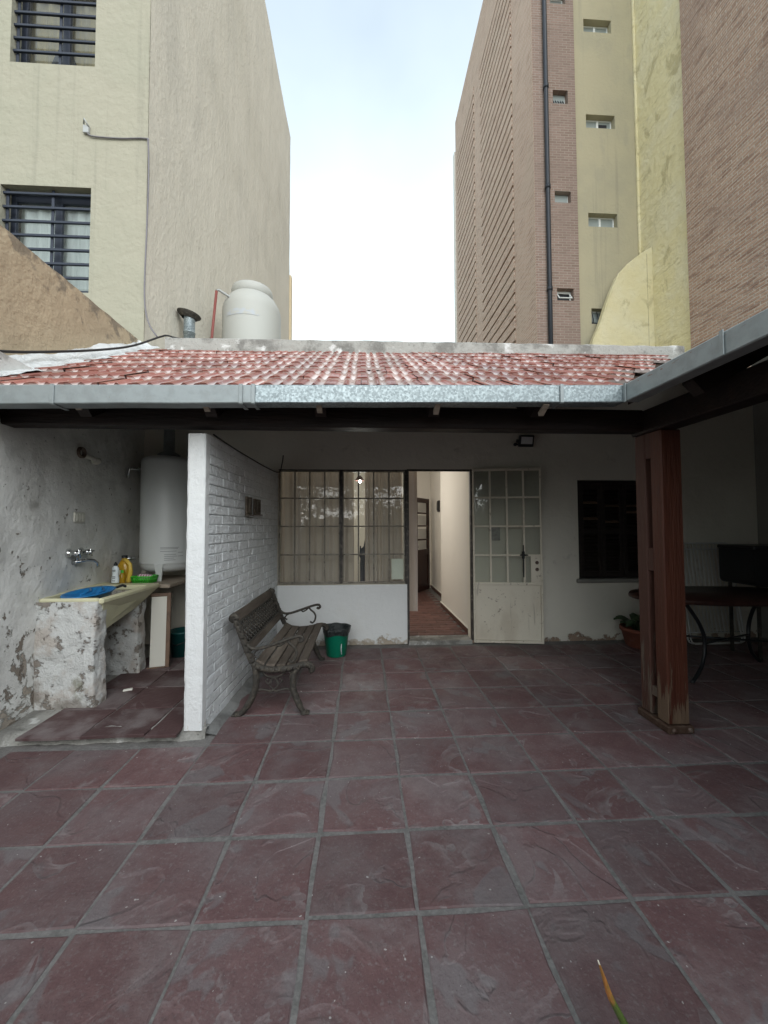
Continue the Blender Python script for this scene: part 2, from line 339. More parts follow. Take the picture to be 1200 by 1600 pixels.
MT['mortar_band'] = material('grey_mortar_band', (.22, .222, .215), .95, spec=.2, layers=[D(s=4, det=7, lo=.45, hi=.65, col=(.13, .13, .125))], bumps=[D(s=14, det=7, h=.008, lo=.2, hi=.8)])
MT['membrane'] = material('white_membrane', (.66, .68, .68), .55, spec=.5, layers=[D(s=5, det=6, lo=.45, hi=.7, col=(.47, .48, .47))], bumps=[D(s=8, det=6, h=.03, lo=.2, hi=.8)])
MT['stucco_green'] = material('pale_green_stucco', (.345, .325, .255), .92, spec=.2, layers=[D(s=.5, det=5, lo=.4, hi=.7, col=(.315, .31, .24), fac=.7), D(s=3, det=6, st=(1, 1, .3), lo=.5, hi=.75, col=(.32, .31, .24), fac=.5), D(s=1.6, det=6, st=(5, 1, .12), lo=.56, hi=.72, col=(.25, .24, .19), fac=.45), D(s=20, det=5, lo=.68, hi=.74, col=(.3, .28, .22), fac=.5)], bumps=[D(s=14, det=7, h=.005, lo=.2, hi=.8), D(s=2, det=4, h=.014, lo=.2, hi=.8)])
MT['stucco_beige'] = material('pale_beige_stucco', (.63, .59, .50), .92, spec=.2, layers=[D(s=.4, det=5, lo=.4, hi=.7, col=(.55, .515, .43), fac=.7), D(s=1.6, det=7, st=(1, 1, .28), lo=.48, hi=.7, col=(.52, .49, .42), fac=.6)], bumps=[D(s=3.2, det=8, st=(1, 1, .5), h=.012, lo=.2, hi=.8), D(s=16, det=6, h=.005, lo=.2, hi=.8)])
MT['stucco_tan'] = material('tan_stucco', (.45, .365, .25), .93, spec=.2, layers=[D(s=.9, det=6, lo=.4, hi=.66, col=(.40, .325, .225), fac=.8), D(s=5, det=7, lo=.55, hi=.7, col=(.48, .40, .28), fac=.6), D(s=6, det=7, lo=.55, hi=.66, col=(.20, .17, .13), fac=.8, zr=(3.78, 3.2), za=.14, zb=.25)], bumps=[D(s=9, det=7, h=.014, lo=.2, hi=.8)])
BR = dict(c2=(.31, .22, .18), cm=(.36, .305, .265))
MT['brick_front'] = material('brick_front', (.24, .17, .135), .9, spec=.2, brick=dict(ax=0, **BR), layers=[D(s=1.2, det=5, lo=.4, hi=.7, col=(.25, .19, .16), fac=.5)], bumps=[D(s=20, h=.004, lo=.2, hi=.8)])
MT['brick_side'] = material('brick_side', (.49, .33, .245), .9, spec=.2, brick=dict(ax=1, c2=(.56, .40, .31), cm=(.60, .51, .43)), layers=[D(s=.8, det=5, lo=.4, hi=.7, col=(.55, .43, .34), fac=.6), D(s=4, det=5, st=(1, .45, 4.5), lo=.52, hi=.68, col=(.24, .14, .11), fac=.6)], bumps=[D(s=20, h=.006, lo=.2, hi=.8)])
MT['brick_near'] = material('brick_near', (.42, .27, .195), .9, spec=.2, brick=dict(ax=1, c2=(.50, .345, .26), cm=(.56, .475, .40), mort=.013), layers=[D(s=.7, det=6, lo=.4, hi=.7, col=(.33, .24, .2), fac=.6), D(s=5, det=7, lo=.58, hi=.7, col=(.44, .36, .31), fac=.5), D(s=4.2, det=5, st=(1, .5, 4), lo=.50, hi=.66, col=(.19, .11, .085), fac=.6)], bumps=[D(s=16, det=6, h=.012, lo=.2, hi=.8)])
MT['ochre'] = material('ochre_render', (.43, .385, .265), .93, spec=.2, layers=[D(s=.6, det=5, lo=.4, hi=.7, col=(.37, .34, .245), fac=.8), D(s=2.5, det=6, st=(1, 1, .4), lo=.55, hi=.75, col=(.33, .31, .24), fac=.5), D(s=1.4, det=6, st=(5, 1, .1), lo=.55, hi=.72, col=(.26, .245, .19), fac=.5)], bumps=[D(s=12, h=.006, lo=.2, hi=.8)])
MT['yellow'] = material('yellow_render', (.76, .68, .42), .93, spec=.2, layers=[D(s=.8, det=7, lo=.4, hi=.65, col=(.76, .70, .50), fac=.8), D(s=1.6, det=8, ro=.7, st=(1, 1, .6), di=.8, lo=.54, hi=.64, col=(.42, .36, .2), fac=.6), D(s=3, det=6, st=(1, .6, 2.5), di=1, lo=.56, hi=.70, col=(.46, .39, .22), fac=.5), D(s=5, det=7, lo=.6, hi=.7, col=(.68, .62, .44), fac=.5)], bumps=[D(s=6, det=8, h=.02, lo=.2, hi=.8), D(s=4, det=5, st=(1, .5, 4.5), h=.007, lo=.3, hi=.7)])
MT['yellow_low'] = material('yellow_low_render', (.66, .59, .36), .93, spec=.2, layers=[D(s=.8, det=7, lo=.4, hi=.65, col=(.68, .63, .44), fac=.8), D(s=2.2, det=8, ro=.7, di=.6, lo=.54, hi=.66, col=(.42, .37, .22), fac=.6)], bumps=[D(s=5, det=8, h=.016, lo=.2, hi=.8)])
MT['ceiling'] = material('dark_ceiling_boards', (.045, .028, .020), .75, spec=.2, layers=[D(s=4, st=(1, 6, 6), lo=.4, hi=.7, col=(.03, .018, .013))])
MT['dark_metal'] = material('dark_window_steel', (.055, .05, .045), .55, spec=.4, layers=[D(s=20, det=6, lo=.5, hi=.66, col=(.16, .14, .12), fac=.8)])
MT['door_paint'] = material('dirty_cream_enamel', (.70, .65, .54), .55, spec=.4, layers=[D(s=3, det=7, st=(1, 1, .5), lo=.45, hi=.7, col=(.56, .50, .40), fac=.8), D(s=16, det=7, ro=.7, lo=.60, hi=.66, col=(.20, .15, .11), fac=.8), D(s=7, det=6, st=(2, 2, .2), lo=.6, hi=.7, col=(.27, .23, .18), fac=.55)], bumps=[D(s=25, det=6, h=.001, lo=.2, hi=.8)])
MT['win_paint'] = material('worn_window_enamel', (.20, .185, .155), .55, spec=.4, layers=[D(s=9, det=7, lo=.45, hi=.6, col=(.32, .30, .25), fac=.8), D(s=18, det=7, lo=.55, hi=.65, col=(.07, .06, .05), fac=.8)])
MT['shutter'] = material('black_shutter_wood', (.022, .017, .015), .6, spec=.3, layers=[D(s=8, st=(.6, 5, 5), lo=.4, hi=.7, col=(.035, .026, .022))])
MT['curtain'] = material('beige_curtain_cloth', (.52, .455, .42), .95, spec=.1, layers=[D(s=3, st=(6, 6, .2), lo=.4, hi=.7, col=(.55, .46, .37), fac=.6)])
MT['inner_wall'] = material('cream_inner_wall', (.70, .67, .61), .9, spec=.2, layers=[D(s=1, lo=.4, hi=.7, col=(.66, .63, .57), fac=.6)])
MT['inner_tile'] = material('red_inner_tile', (.115, .055, .047), .5, coord='R', rand=.25, layers=[D(s=8, lo=.45, hi=.7, col=(.17, .085, .07), fac=.6)])
MT['skirting'] = material('dark_skirting', (.09, .04, .03), .5)
MT['dark_wood'] = material('varnished_dark_wood', (.035, .014, .012), .4, layers=[D(s=5, st=(6, 6, .5), lo=.4, hi=.7, col=(.055, .022, .016))])
MT['iron'] = material('weathered_cast_iron', (.058, .053, .046), .6, .3, layers=[D(s=30, det=6, lo=.45, hi=.65, col=(.10, .088, .07)), D(s=60, det=5, lo=.6, hi=.7, col=(.05, .045, .04))], bumps=[D(s=55, det=4, h=.005, lo=.3, hi=.7)])
MT['slat'] = material('weathered_slat_wood', (.105, .088, .072), .8, spec=.2, coord='R', rand=.18, layers=[D(s=6, det=6, st=(7, .5, 7), lo=.4, hi=.7, col=(.075, .06, .048)), D(s=3, det=6, lo=.52, hi=.66, col=(.175, .15, .12), fac=.7)], bumps=[D(s=9, st=(8, .6, 8), h=.002, lo=.2, hi=.8)])
MT['green_plastic'] = material('green_plastic', (.0, .20, .115), .38, spec=.5, layers=[D(s=9, det=6, st=(1, 1, .4), lo=.6, hi=.7, col=(.12, .33, .25), fac=.6)])
MT['black_plastic'] = material('black_plastic', (.012, .013, .015), .4, spec=.5)
MT['bag'] = material('black_bag_film', (.014, .02, .02), .3, spec=.6, bumps=[D(s=30, det=4, h=.01, lo=.2, hi=.8)])
MT['heater'] = material('white_enamel', (.64, .66, .65), .35, spec=.5, layers=[D(s=2, lo=.5, hi=.75, col=(.56, .58, .56), fac=.5)])
MT['print'] = material('grey_print', (.16, .17, .18), .6)
MT['enamel_cream'] = material('cream_sink_enamel', (.62, .60, .40), .4, spec=.45, layers=[D(s=3.5, det=7, lo=.5, hi=.7, col=(.52, .50, .36), fac=.7), D(s=18, det=6, lo=.66, hi=.72, col=(.25, .22, .15), fac=.6)])
MT['chrome'] = material('chrome', (.62, .63, .63), .16, 1.0)
MT['blue_plastic'] = material('blue_plastic', (.015, .19, .46), .4, spec=.5, layers=[D(kind='wave', s=9, di=2, lo=.4, hi=.6, col=(.01, .12, .32), fac=.6)])
MT['soap'] = material('white_soap_bottle', (.72, .78, .80), .35, spec=.5)
MT['yellow_liquid'] = material('amber_detergent', (.72, .43, .03), .2, spec=.5, trans=.35)
MT['yellow_handle'] = material('yellow_plastic', (.75, .52, .09), .35, spec=.5)
MT['paper'] = material('paper_label', (.72, .70, .62), .7)
MT['basket'] = material('bright_green_plastic', (.06, .52, .04), .4, spec=.5)
MT['packet'] = material('pink_white_packet', (.72, .60, .64), .5, layers=[D(kind='wave', s=14, di=1, lo=.55, hi=.65, col=(.35, .10, .18))])
MT['plank'] = material('grey_old_plank', (.37, .31, .25), .8, spec=.2, layers=[D(s=5, det=6, st=(.6, 7, 7), lo=.4, hi=.7, col=(.27, .225, .18)), D(s=6, det=6, lo=.6, hi=.7, col=(.5, .45, .38), fac=.5)], bumps=[D(s=9, st=(.6, 8, 8), h=.002, lo=.2, hi=.8)])
MT['panel_white'] = material('off_white_panel', (.70, .69, .62), .6)
MT['panel_frame'] = material('brown_frame_wood', (.20, .13, .09), .7, layers=[D(s=9, lo=.4, hi=.7, col=(.12, .08, .06))])
MT['teal_plastic'] = material('dark_teal_plastic', (.006, .075, .075), .45, spec=.5)
MT['outlet'] = material('ivory_plastic', (.58, .57, .50), .5)
MT['plaque'] = material('varnished_plaque', (.075, .058, .045), .5, layers=[D(s=24, det=5, lo=.45, hi=.65, col=(.15, .12, .09))])
MT['rust'] = material('rusty_pipe', (.20, .16, .13), .7, .3, layers=[D(s=20, lo=.4, hi=.65, col=(.10, .06, .045))])
MT['tank'] = material('tank_plastic', (.39, .395, .365), .55, spec=.4, layers=[D(s=1.5, det=6, st=(1, 1, .4), lo=.5, hi=.75, col=(.34, .34, .315), fac=.7)])
MT['tank_print'] = material('faded_blue_print', (.385, .41, .43), .6, layers=[D(s=14, lo=.4, hi=.6, col=(.40, .40, .36))])
MT['red_pipe'] = material('red_pipe_paint', (.20, .055, .045), .6)
MT['grey_pipe'] = material('grey_pipe_plastic', (.36, .37, .36), .6)
MT['black_cable'] = material('black_cable', (.02, .018, .018), .6)
MT['grey_cable'] = material('grey_cable', (.17, .16, .17), .6)
MT['grille'] = material('dark_blue_grille', (.018, .024, .040), .5, spec=.4)
MT['win_curtain'] = material('pale_net_curtain', (.66, .69, .70), .95, layers=[D(s=4, st=(5, 5, .3), lo=.4, hi=.7, col=(.54, .57, .58))])
MT['win_blind'] = material('tan_drape', (.42, .35, .22), .95, layers=[D(s=4, st=(6, 6, .3), lo=.45, hi=.6, col=(.36, .31, .23))])
MT['dark_room'] = material('dark_room', (.03, .03, .035), .9)
MT['alu'] = material('white_aluminium', (.72, .74, .72), .45, spec=.4)
MT['frost'] = material('frosted_pane', (.30, .34, .33), .3, spec=.5)
MT['drain'] = material('black_drain_pipe', (.022, .027, .036), .45, spec=.4)
MT['terracotta'] = material('terracotta', (.20, .065, .04), .85, layers=[D(s=9, lo=.5, hi=.7, col=(.26, .12, .09))])
MT['soil'] = material('soil', (.05, .035, .025), .95)
MT['leaf_dark'] = material('dark_leaf', (.035, .062, .028), .5, spec=.4, layers=[D(s=20, lo=.4, hi=.7, col=(.055, .09, .04))])
MT['blade'] = material('leaf_blade', (.085, .13, .03), .45, spec=.4, layers=[D(s=8, det=4, lo=.43, hi=.57, col=(.50, .19, .05), zr=(.60, .40), za=.28, zb=.35), D(s=40, lo=.45, hi=.6, col=(.05, .08, .02), st=(1, 1, .1), fac=.5), D(s=3, lo=.60, hi=.64, col=(.7, .66, .55), zr=(.573, .560), za=.6, zb=.6)])
MT['white_tube'] = material('white_tube_paint', (.60, .60, .58), .45)
MT['lamp_glass'] = material('flood_glass', (.62, .64, .65), .25, spec=.6)
MT['tree_leaf'] = material('tree_leaf', (.055, .095, .03), .6, coord='P', layers=[D(s=3, lo=.4, hi=.6, col=(.085, .12, .035))])
MT['bark'] = material('bark', (.13, .10, .075), .9, bumps=[D(s=20, h=.02, lo=.2, hi=.8)])
MT['soil_ground'] = material('garden_soil', (.13, .11, .08), .95, layers=[D(s=.7, det=6, lo=.4, hi=.6, col=(.07, .09, .035))])
MT['garden_wall'] = material('garden_wall_paint', (.33, .30, .25), .9, layers=[D(s=2, det=6, lo=.4, hi=.65, col=(.22, .2, .17))])
cm_ = MT['curtain']; n_ = cm_.node_tree; tl = n_.nodes.new('ShaderNodeBsdfTranslucent'); tl.inputs[0].default_value = (.62, .56, .5, 1); ms = n_.nodes.new('ShaderNodeMixShader'); ms.inputs[0].default_value = .09
n_.links.new(n_.nodes['Principled BSDF'].outputs[0], ms.inputs[1]); n_.links.new(tl.outputs[0], ms.inputs[2]); n_.links.new(ms.outputs[0], n_.nodes['Material Output'].inputs[0])
MT['plinth'] = material('dark_plinth_wood', (.06, .032, .02), .7, layers=[D(s=9, det=6, st=(3, 3, 3), lo=.5, hi=.7, col=(.10, .07, .05))], bumps=[D(s=20, h=.004, lo=.2, hi=.8)])
MT['glass'] = glass('window_glass')
MT['glass_dirty'] = glass('dirty_glass', (.85, .88, .84), .26)

# ------------------------------------------------------------------ ground and paving
def XL(y): return -2.52 - .078*(y-2.8)          # face of the old laundry wall
def nz(x, y, z, s=1.0): return noise.noise(Vector((x*s, y*s, z*s)))
struct('ground', MB().box(-250, 250, -200, 300, -.6, -.06), MT['soil_ground'])
patio = struct('patio_floor', MB().box(-2.9, 5.3, -3.2, 5.0, -.058, -.0045), MT['grout'])
PX, PY, X0, Y0 = .4219, .40, .212, 1.514
def slab(w, d, seed, t=.02, c=.003):
    rr = random.Random(seed); mb = MB(); n = 3
    loop = []
    for (ax, ay) in ((-1,-1),(0,-1),(1,-1),(1,0),(1,1),(0,1),(-1,1),(-1,0)):
        loop.append((ax*w/2 + rr.uniform(-.007, .005), ay*d/2 + rr.uniform(-.007, .005)))
    top = [Vector((x*(1-c*4/w), y*(1-c*4/d), rr.uniform(-.002, .002))) for x, y in loop]; low = [Vector((x, y, -c)) for x, y in loop]; bot = [Vector((x, y, -t)) for x, y in loop]
    mb.add(top + [Vector((0, 0, rr.uniform(-.001, .003)))], [(i, (i+1) % 8, 8) for i in range(8)])
    mb.add(low + top, [(i, (i+1) % 8, 8+(i+1) % 8, 8+i) for i in range(8)]); mb.add(bot + low, [(i, (i+1) % 8, 8+(i+1) % 8, 8+i) for i in range(8)])
    return mb
tile_me = []
for k in range(6):
    me = slab(PX-.018, PY-.018, k).mesh('tile'); me.materials.append(MT['tile']); tile_me.append(me)
rest = MB()
for j in range(-7, 12):
    for k in range(-11, 9):
        cx, cy = X0+(j+.5)*PX, Y0+(k+.5)*PY
        if cx < XL(cy)+.05 or cx > 5.2 or cy > 4.88: continue
        if -1.26 < cx+PX/2-.10 and cx-PX/2+.10 < -1.10 and cy > 2.85: continue
        if cx < -1.2 and cy > 2.8: continue
        M = Matrix.Translation((cx+random.uniform(-.003, .003), cy+random.uniform(-.003, .003), random.uniform(-.0015, .0015))) @ Matrix.Rotation(random.uniform(-.006, .006), 4, 'Z') @ Matrix.Rotation(random.uniform(-.0015, .0015), 4, 'X') @ Matrix.Rotation(random.choice((0, math.pi)), 4, 'Z')
        if k >= -2: inst('tile', random.choice(tile_me), patio, M)
        else: rest.cbox(cx-PX/2+.0105, cx+PX/2-.0105, cy-PY/2+.0105, cy+PY/2-.0105, -.02, .001, .005)
part('patio_tiling', rest, MT['tile'], patio, kind='stuff')
# raised laundry floor with its broken concrete edge
def lip(u, v):
    x = -2.56 + u*1.46; n1 = nz(x*6, v*3, 1); n2 = nz(x*17, v*7, 4)
    prof = [(2.785, -.01), (2.795, .018), (2.815, .048), (2.84, .062), (2.90, .054)][round(v*4)]
    return Vector((x, prof[0]+n1*.03+n2*.012, max(-.012, prof[1]+n2*.010+n1*.008)))
lf = struct('laundry_floor', MB().grid(lip, 60, 4).box(-2.75, -1.23, 2.89, 5.0, -.05, .057), MT['concrete'])
lt = [slab(PX-.012, PY-.012, 40+k).mesh('laundry_tile') for k in range(3)]
for me in lt: me.materials.append(MT['laundry_tile'])
for j in range(-6, -3):
    for k in range(3, 9):
        cx, cy = X0+(j+.50)*PX, Y0+(k+.56)*PY
        if cx-PX/2 < XL(cy)-.12 or cx+PX/2 > -1.2 or cy > 4.7: continue
        inst('tile', lt[(j+k) % 3], lf, Matrix.Translation((cx, cy, .067+random.uniform(-.001, .001))))

ltn = slab(.205, PX-.012, 47).mesh('laundry_tile'); ltn.materials.append(MT['laundry_tile'])
for k in range(3, 8): inst('tile', ltn, lf, Matrix.Translation((-1.366, Y0+(k+.56)*PY, .0665)))

# ------------------------------------------------------------------ house with its L-shaped gallery
house = thing('house', 'low white house with red tiled gallery roof and glazed steel door and window', 'house', (1.2, 4.95, 0))
SL = .566
def rz(x, y): return 2.375 + SL*(y-2.48) + .012*(x-1.765)
holes = [(-1.054, .558, .745, 2.19), (.558, 1.38, -.1, 2.20), (2.79, 3.75, .775, 2.067)]
part('wall', MB().wall((0, 4.85, 0), (1, 0, 0), (0, 0, 1), (0, -1, 0), (-2.85, 5.3), (-.1, 3.6), holes, .2), MT['facade'], house)
part('lower_wall', MB().cbox(-1.056, .556, 4.838, 4.852, 0, .742, .003), MT['white_paint'], house)
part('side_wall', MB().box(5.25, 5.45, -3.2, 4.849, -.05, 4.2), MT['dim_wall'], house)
part('unseen_blocking_wall', MB().box(1.9, 5.249, -3.2, -3.0, -.05, 4.2), MT['dim_wall'], house)  # unseen wall added behind the viewer to keep light out of the gallery
part('threshold', MB().cbox(.57, 1.37, 4.80, 5.05, -.02, .045, .008), MT['concrete'], house)
def pw(u, v):
    x = -2.42 + u*6.66; z = [3.38, 3.80, 3.815, 3.815, 3.805, 3.4][round(v*5)] + .006*x + nz(x*5, v, 3)*.012
    y = [4.77, 4.77, 4.785, 4.92, 4.94, 4.94][round(v*5)] + nz(x*4, v*2, 8)*.012
    return Vector((x, y, z))
part('parapet', MB().grid(pw, 90, 5, smooth=False), MT['concrete'], house)
part('flat_roof', MB().box(-2.7, 5.3, 4.94, 9.3, 3.3, 3.5), MT['concrete'], house)
def deck(poly, zf, t):
    mb = MB(); n = len(poly)
    return mb.add([Vector((x, y, zf(x, y))) for x, y in poly] + [Vector((x, y, zf(x, y)-t)) for x, y in poly], [list(range(n)), list(range(n, 2*n))[::-1]] + [(i, n+i, n+(i+1) % n, (i+1) % n) for i in range(n)])
zs = lambda x, y: 2.345 + SL*(x-1.765)
roof = part('roof', deck([(-2.78, 2.56), (1.845, 2.56), (4.075, 4.79), (-2.78, 4.79)], lambda x, y: rz(x, y)-.035, .045), MT['ceiling'], house)
roof2 = part('side_roof', deck([(1.847, 2.556), (1.847, -3.1), (5.4, -3.1), (5.4, 4.786), (4.077, 4.786)], lambda x, y: zs(x, y)-.035, .045), MT['ceiling'], house)
def rtile(w=.2, l=.40, seed=0):
    P = [(-.004, .024), (.026, .025), (.036, .022), (.058, .004), (.074, .003), (.102, .027), (.110, .027), (.137, .004), (.152, .003), (.174, .022), (.186, .025), (.205, .025)]
    mb = MB(); n = len(P)
    lo = [Vector((x, 0, z+.024)) for x, z in P]; hi = [Vector((x*.985+.001, l, z)) for x, z in P]
    bot = [Vector((x, .004, .008)) for x, z in P]
    mb.add(lo+hi, [(i, i+1, n+i+1, n+i) for i in range(n-1)], False)
    mb.add(lo+bot, [(i+1, i, n+i, n+i+1) for i in range(n-1)])
    mb.add([bot[0], bot[-1], hi[-1]-Vector((0, 0, .02)), hi[0]-Vector((0, 0, .02))], [(3, 2, 1, 0)])
    return mb
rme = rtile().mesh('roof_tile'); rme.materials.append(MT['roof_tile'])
th = math.atan(SL); cs, sn = math.cos(th), math.sin(th)
EXP = .315
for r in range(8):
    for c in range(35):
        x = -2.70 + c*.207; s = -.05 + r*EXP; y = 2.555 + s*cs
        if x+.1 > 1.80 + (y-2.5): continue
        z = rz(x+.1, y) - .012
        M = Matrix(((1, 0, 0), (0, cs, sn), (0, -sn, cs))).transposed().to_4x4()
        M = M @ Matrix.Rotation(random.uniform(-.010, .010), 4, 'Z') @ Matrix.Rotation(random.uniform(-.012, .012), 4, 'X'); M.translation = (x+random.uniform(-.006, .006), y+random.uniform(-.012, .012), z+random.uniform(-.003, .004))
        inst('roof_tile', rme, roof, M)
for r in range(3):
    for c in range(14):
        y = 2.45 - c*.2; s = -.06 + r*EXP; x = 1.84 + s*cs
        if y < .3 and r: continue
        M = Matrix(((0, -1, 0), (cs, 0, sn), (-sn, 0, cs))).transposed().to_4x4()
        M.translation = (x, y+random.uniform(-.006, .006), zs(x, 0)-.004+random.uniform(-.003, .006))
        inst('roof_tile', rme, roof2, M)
def fl(u, v):
    y = 2.5 + u*2.36; wv = nz(y*5, v*3, 2)
    x = -2.77 + v*(.30+.12*nz(y*2.2, 0, 5)); zz = rz(x, y) + .10*(1-v)**2 + .035 + .03*wv + .012*nz(y*14, v*9, 1)
    return Vector((x, y+.05*nz(y*3, v*4, 6), zz))
part('flashing', MB().grid(fl, 90, 10), MT['membrane'], house)
# gutters
def gut(x0, x1, mat):
    mb = MB(); n = 10; prof = [(2.492, 0), (2.483, .002), (2.478, -.004), (2.478, -.112), (2.484, -.118), (2.58, -.118), (2.58, -.03)]
    def fn(u, v):
        x = x0+(x1-x0)*v; p = prof[round(u*(len(prof)-1))]; zt = 2.422 + .017*(x-1.765) + .003*nz(x*3, 0, 2)
        return Vector((x, p[0]+.003*nz(x*4, p[1]*5, 1), zt+p[1]))
    return part('gutter', mb.grid(fn, len(prof)-1, 24, smooth=False), mat, house)
g1 = gut(-2.74, -.775, MT['galv_dull']); gm = gut(-.775, -.70, MT['galv_dull']); g2 = gut(-.70, 1.33, MT['galv']); g3 = gut(1.333, 1.765, MT['galv'])
for x, p in ((-1.93, g1), (-.778, g1), (-.70, g2), (1.33, g2)):
    zt = 2.422+.017*(x-1.765); part('gutter_strap', MB().cbox(x-.012, x+.012, 2.468, 2.474, zt-.121, zt+.004, .002).box(x-.012, x+.012, 2.475, 2.60, zt-.125, zt-.121), MT['galv_dull'], p)
def gfn(u, v):
    prof = [(1.778, 0), (1.769, .002), (1.764, -.004), (1.764, -.112), (1.770, -.118), (1.86, -.118), (1.86, -.03)]
    p = prof[round(u*6)]; y = 2.474 - v*5.5; return Vector((p[0]+.004*nz(y*3, 0, 7), y, 2.422+p[1]-.006*v*5))
g4 = part('gutter', MB().grid(lambda u, v: gfn(1-u, v), 6, 40, smooth=False), MT['galv_dull'], house)
for y in (2.46, 1.76, .9): part('gutter_strap', MB().cbox(1.754, 1.760, y-.012, y+.012, 2.30, 2.428, .002), MT['galv_dull'], g4)
part('beam', MB().cbox(-2.75, 2.14, 2.79, 2.92, 2.192, 2.352, .008), MT['beam'], house)
part('beam', MB().cbox(2.142, 2.30, -3.0, 2.94, 2.175, 2.350, .008), MT['beam'], house)
for x in (-2.5, -1.85, -1.03, -.29, .5, 1.24):
    part('gutter_bracket', MB().prism([(2.50, 2.285), (2.51, 2.30), (2.60, 2.262), (2.59, 2.235)], .035, 'x', x-.017), MT['plank'], house)
    z0 = rz(x, 2.585)-.082; z1 = rz(x, 4.84)-.082
    part('rafter', MB().prism([(2.585, z0), (4.84, z1), (4.84, z1-.13), (2.66, z0-.10), (2.585, z0-.03)], .075, 'x', x-.037), MT['beam'], house)
for y in (2.1, 1.3, .5, -.3, -1.1, -1.9, -2.7):
    z0 = zs(1.88, 0)-.082; z1 = zs(5.24, 0)-.082
    part('rafter', MB().prism([(1.88, z0), (5.24, z1), (5.24, z1-.13), (1.95, z0-.10), (1.88, z0-.03)], .075, 'y', y-.037), MT['beam'], house)

# steel window, part of the house
def bars(mb, us, zs_, w, y0, y1, M=None):
    for u in us: mb.cbox(u-w/2, u+w/2, y0, y1, zs_[0], zs_[-1], .003, M)
    for a, b in zip(us[:-1], us[1:]):
        for z in zs_[1:-1]: mb.cbox(a+w/2, b-w/2, y0+.003, y1-.003, z-w/2, z+w/2, .003, M)
    for z in (zs_[0], zs_[-1]): mb.cbox(us[0]-w/2, us[-1]+w/2, y0-.004, y1+.004, z-w*.7, z+w*.7, .003, M)
    return mb
WZ = [.765, 1.118, 1.472, 1.826, 2.172]
winL = [-1.04 + i*(.745/4) for i in range(5)]; winR = [-.25 + i*(.775/4) for i in range(5)]
window = part('window', MB().cbox(-.292, -.256, 4.856, 4.90, .755, 2.18, .004).cbox(.535, .585, 4.85, 4.91, .05, 2.195, .005).cbox(-1.054, 1.385, 4.862, 4.905, 2.176, 2.199, .003).cbox(1.372, 1.40, 4.846, 4.90, .03, 2.199, .004), MT['dark_metal'], house)
for us in (winL, winR): part('frame', bars(MB(), us, WZ, .017, 4.868, 4.892), MT['win_paint'], window)
for us in (winL, winR):
    for a, b in zip(us[:-1], us[1:]):
        for z0, z1 in zip(WZ[:-1], WZ[1:]):
            t1, t2 = random.uniform(-.0012, .0012), random.uniform(-.0012, .0012)
            o = part('pane', MB().add([(a+.007, 4.880+t1, z0+.007), (b-.007, 4.880+t2, z0+.007), (b-.007, 4.880-t1, z1-.007), (a+.007, 4.880-t2, z1-.007)], [(0, 1, 2, 3)]), MT['glass'], window)
part('card', MB().add([(winR[3]+.03, 4.886, .80), (winR[4]-.012, 4.886, .80), (winR[4]-.012, 4.886, 1.06), (winR[3]+.03, 4.886, 1.06)], [(0, 1, 2, 3)]), MT['panel_white'], window)
# open door leaf
du = Vector((2.245-1.392, 4.715-4.835, 0)); LW = du.length; du.normalize()
ML = Matrix((du, Vector((-du.y, du.x, 0)), (0, 0, 1))).transposed().to_4x4(); ML.translation = (1.392, 4.832, .012)
DU = [.016, .016+.207, .016+.414, .016+.62, LW-.016]; DZ = [.735, 1.09, 1.455, 1.82, 2.175]
door = part('door', bars(MB(), DU, DZ, .024, -.016, .016, ML).cbox(.004, .03, -.017, .017, 0, .735, .003, ML).cbox(LW-.03, LW-.004, -.017, .017, 0, .735, .003, ML).cbox(.004, LW-.004, -.018, .018, -.002, .03, .003, ML), MT['door_paint'], house)
part('panel', MB().cbox(.032, LW-.032, -.006, .006, .032, .722, .003, ML), MT['door_paint'], door)
for i in range(4):
    for k in range(4):
        a, b, z0, z1 = DU[i]+.010, DU[i+1]-.010, DZ[k]+.010, DZ[k+1]-.010
        if i == 3 and k == 0: b -= .118
        t1 = random.uniform(-.0015, .0015)
        part('pane', MB().add([ML @ Vector(p) for p in ((a, t1, z0), (b, -t1, z0), (b, t1, z1), (a, -t1, z1))], [(0, 1, 2, 3)]), MT['glass_dirty'], door)
part('lock_plate', MB().cbox(LW-.148, LW-.030, -.014, .012, .75, 1.078, .004, ML), MT['door_paint'], door)
hd = MB()
R90 = Matrix.Rotation(math.pi/2, 4, 'X')
for z in (1.0, .915): hd.lathe([(0, .014), (.019, .012), (.022, .004), (.022, 0)], (0, 0, 0), 14, M=ML @ Matrix.Translation((LW-.075, -.014, z)) @ R90)
part('knob', hd, MT['rust'], door)
hb = MB().tube([ML @ Vector((.62, -.03, z)) for z in (.82, .9, 1.05, 1.22)], [.006, .009, .009, .006], 8).tube([ML @ Vector((x, -.034, 1.095)) for x in (.575, .60, .64, .675)], [.006, .010, .010, .006], 8).cbox(.603, .637, -.030, -.016, 1.05, 1.14, .003, ML)
part('handle', hb, MT['black_plastic'], door)
part('card', MB().add([ML @ Vector(p) for p in ((.235, .006, 1.275), (.345, .006, 1.275), (.345, .006, 1.445), (.235, .006, 1.445))], [(0, 1, 2, 3)]), material('grey_card', (.20, .195, .18), .8, layers=[D(s=30, det=4, lo=.4, hi=.6, col=(.32, .31, .29))]), door)
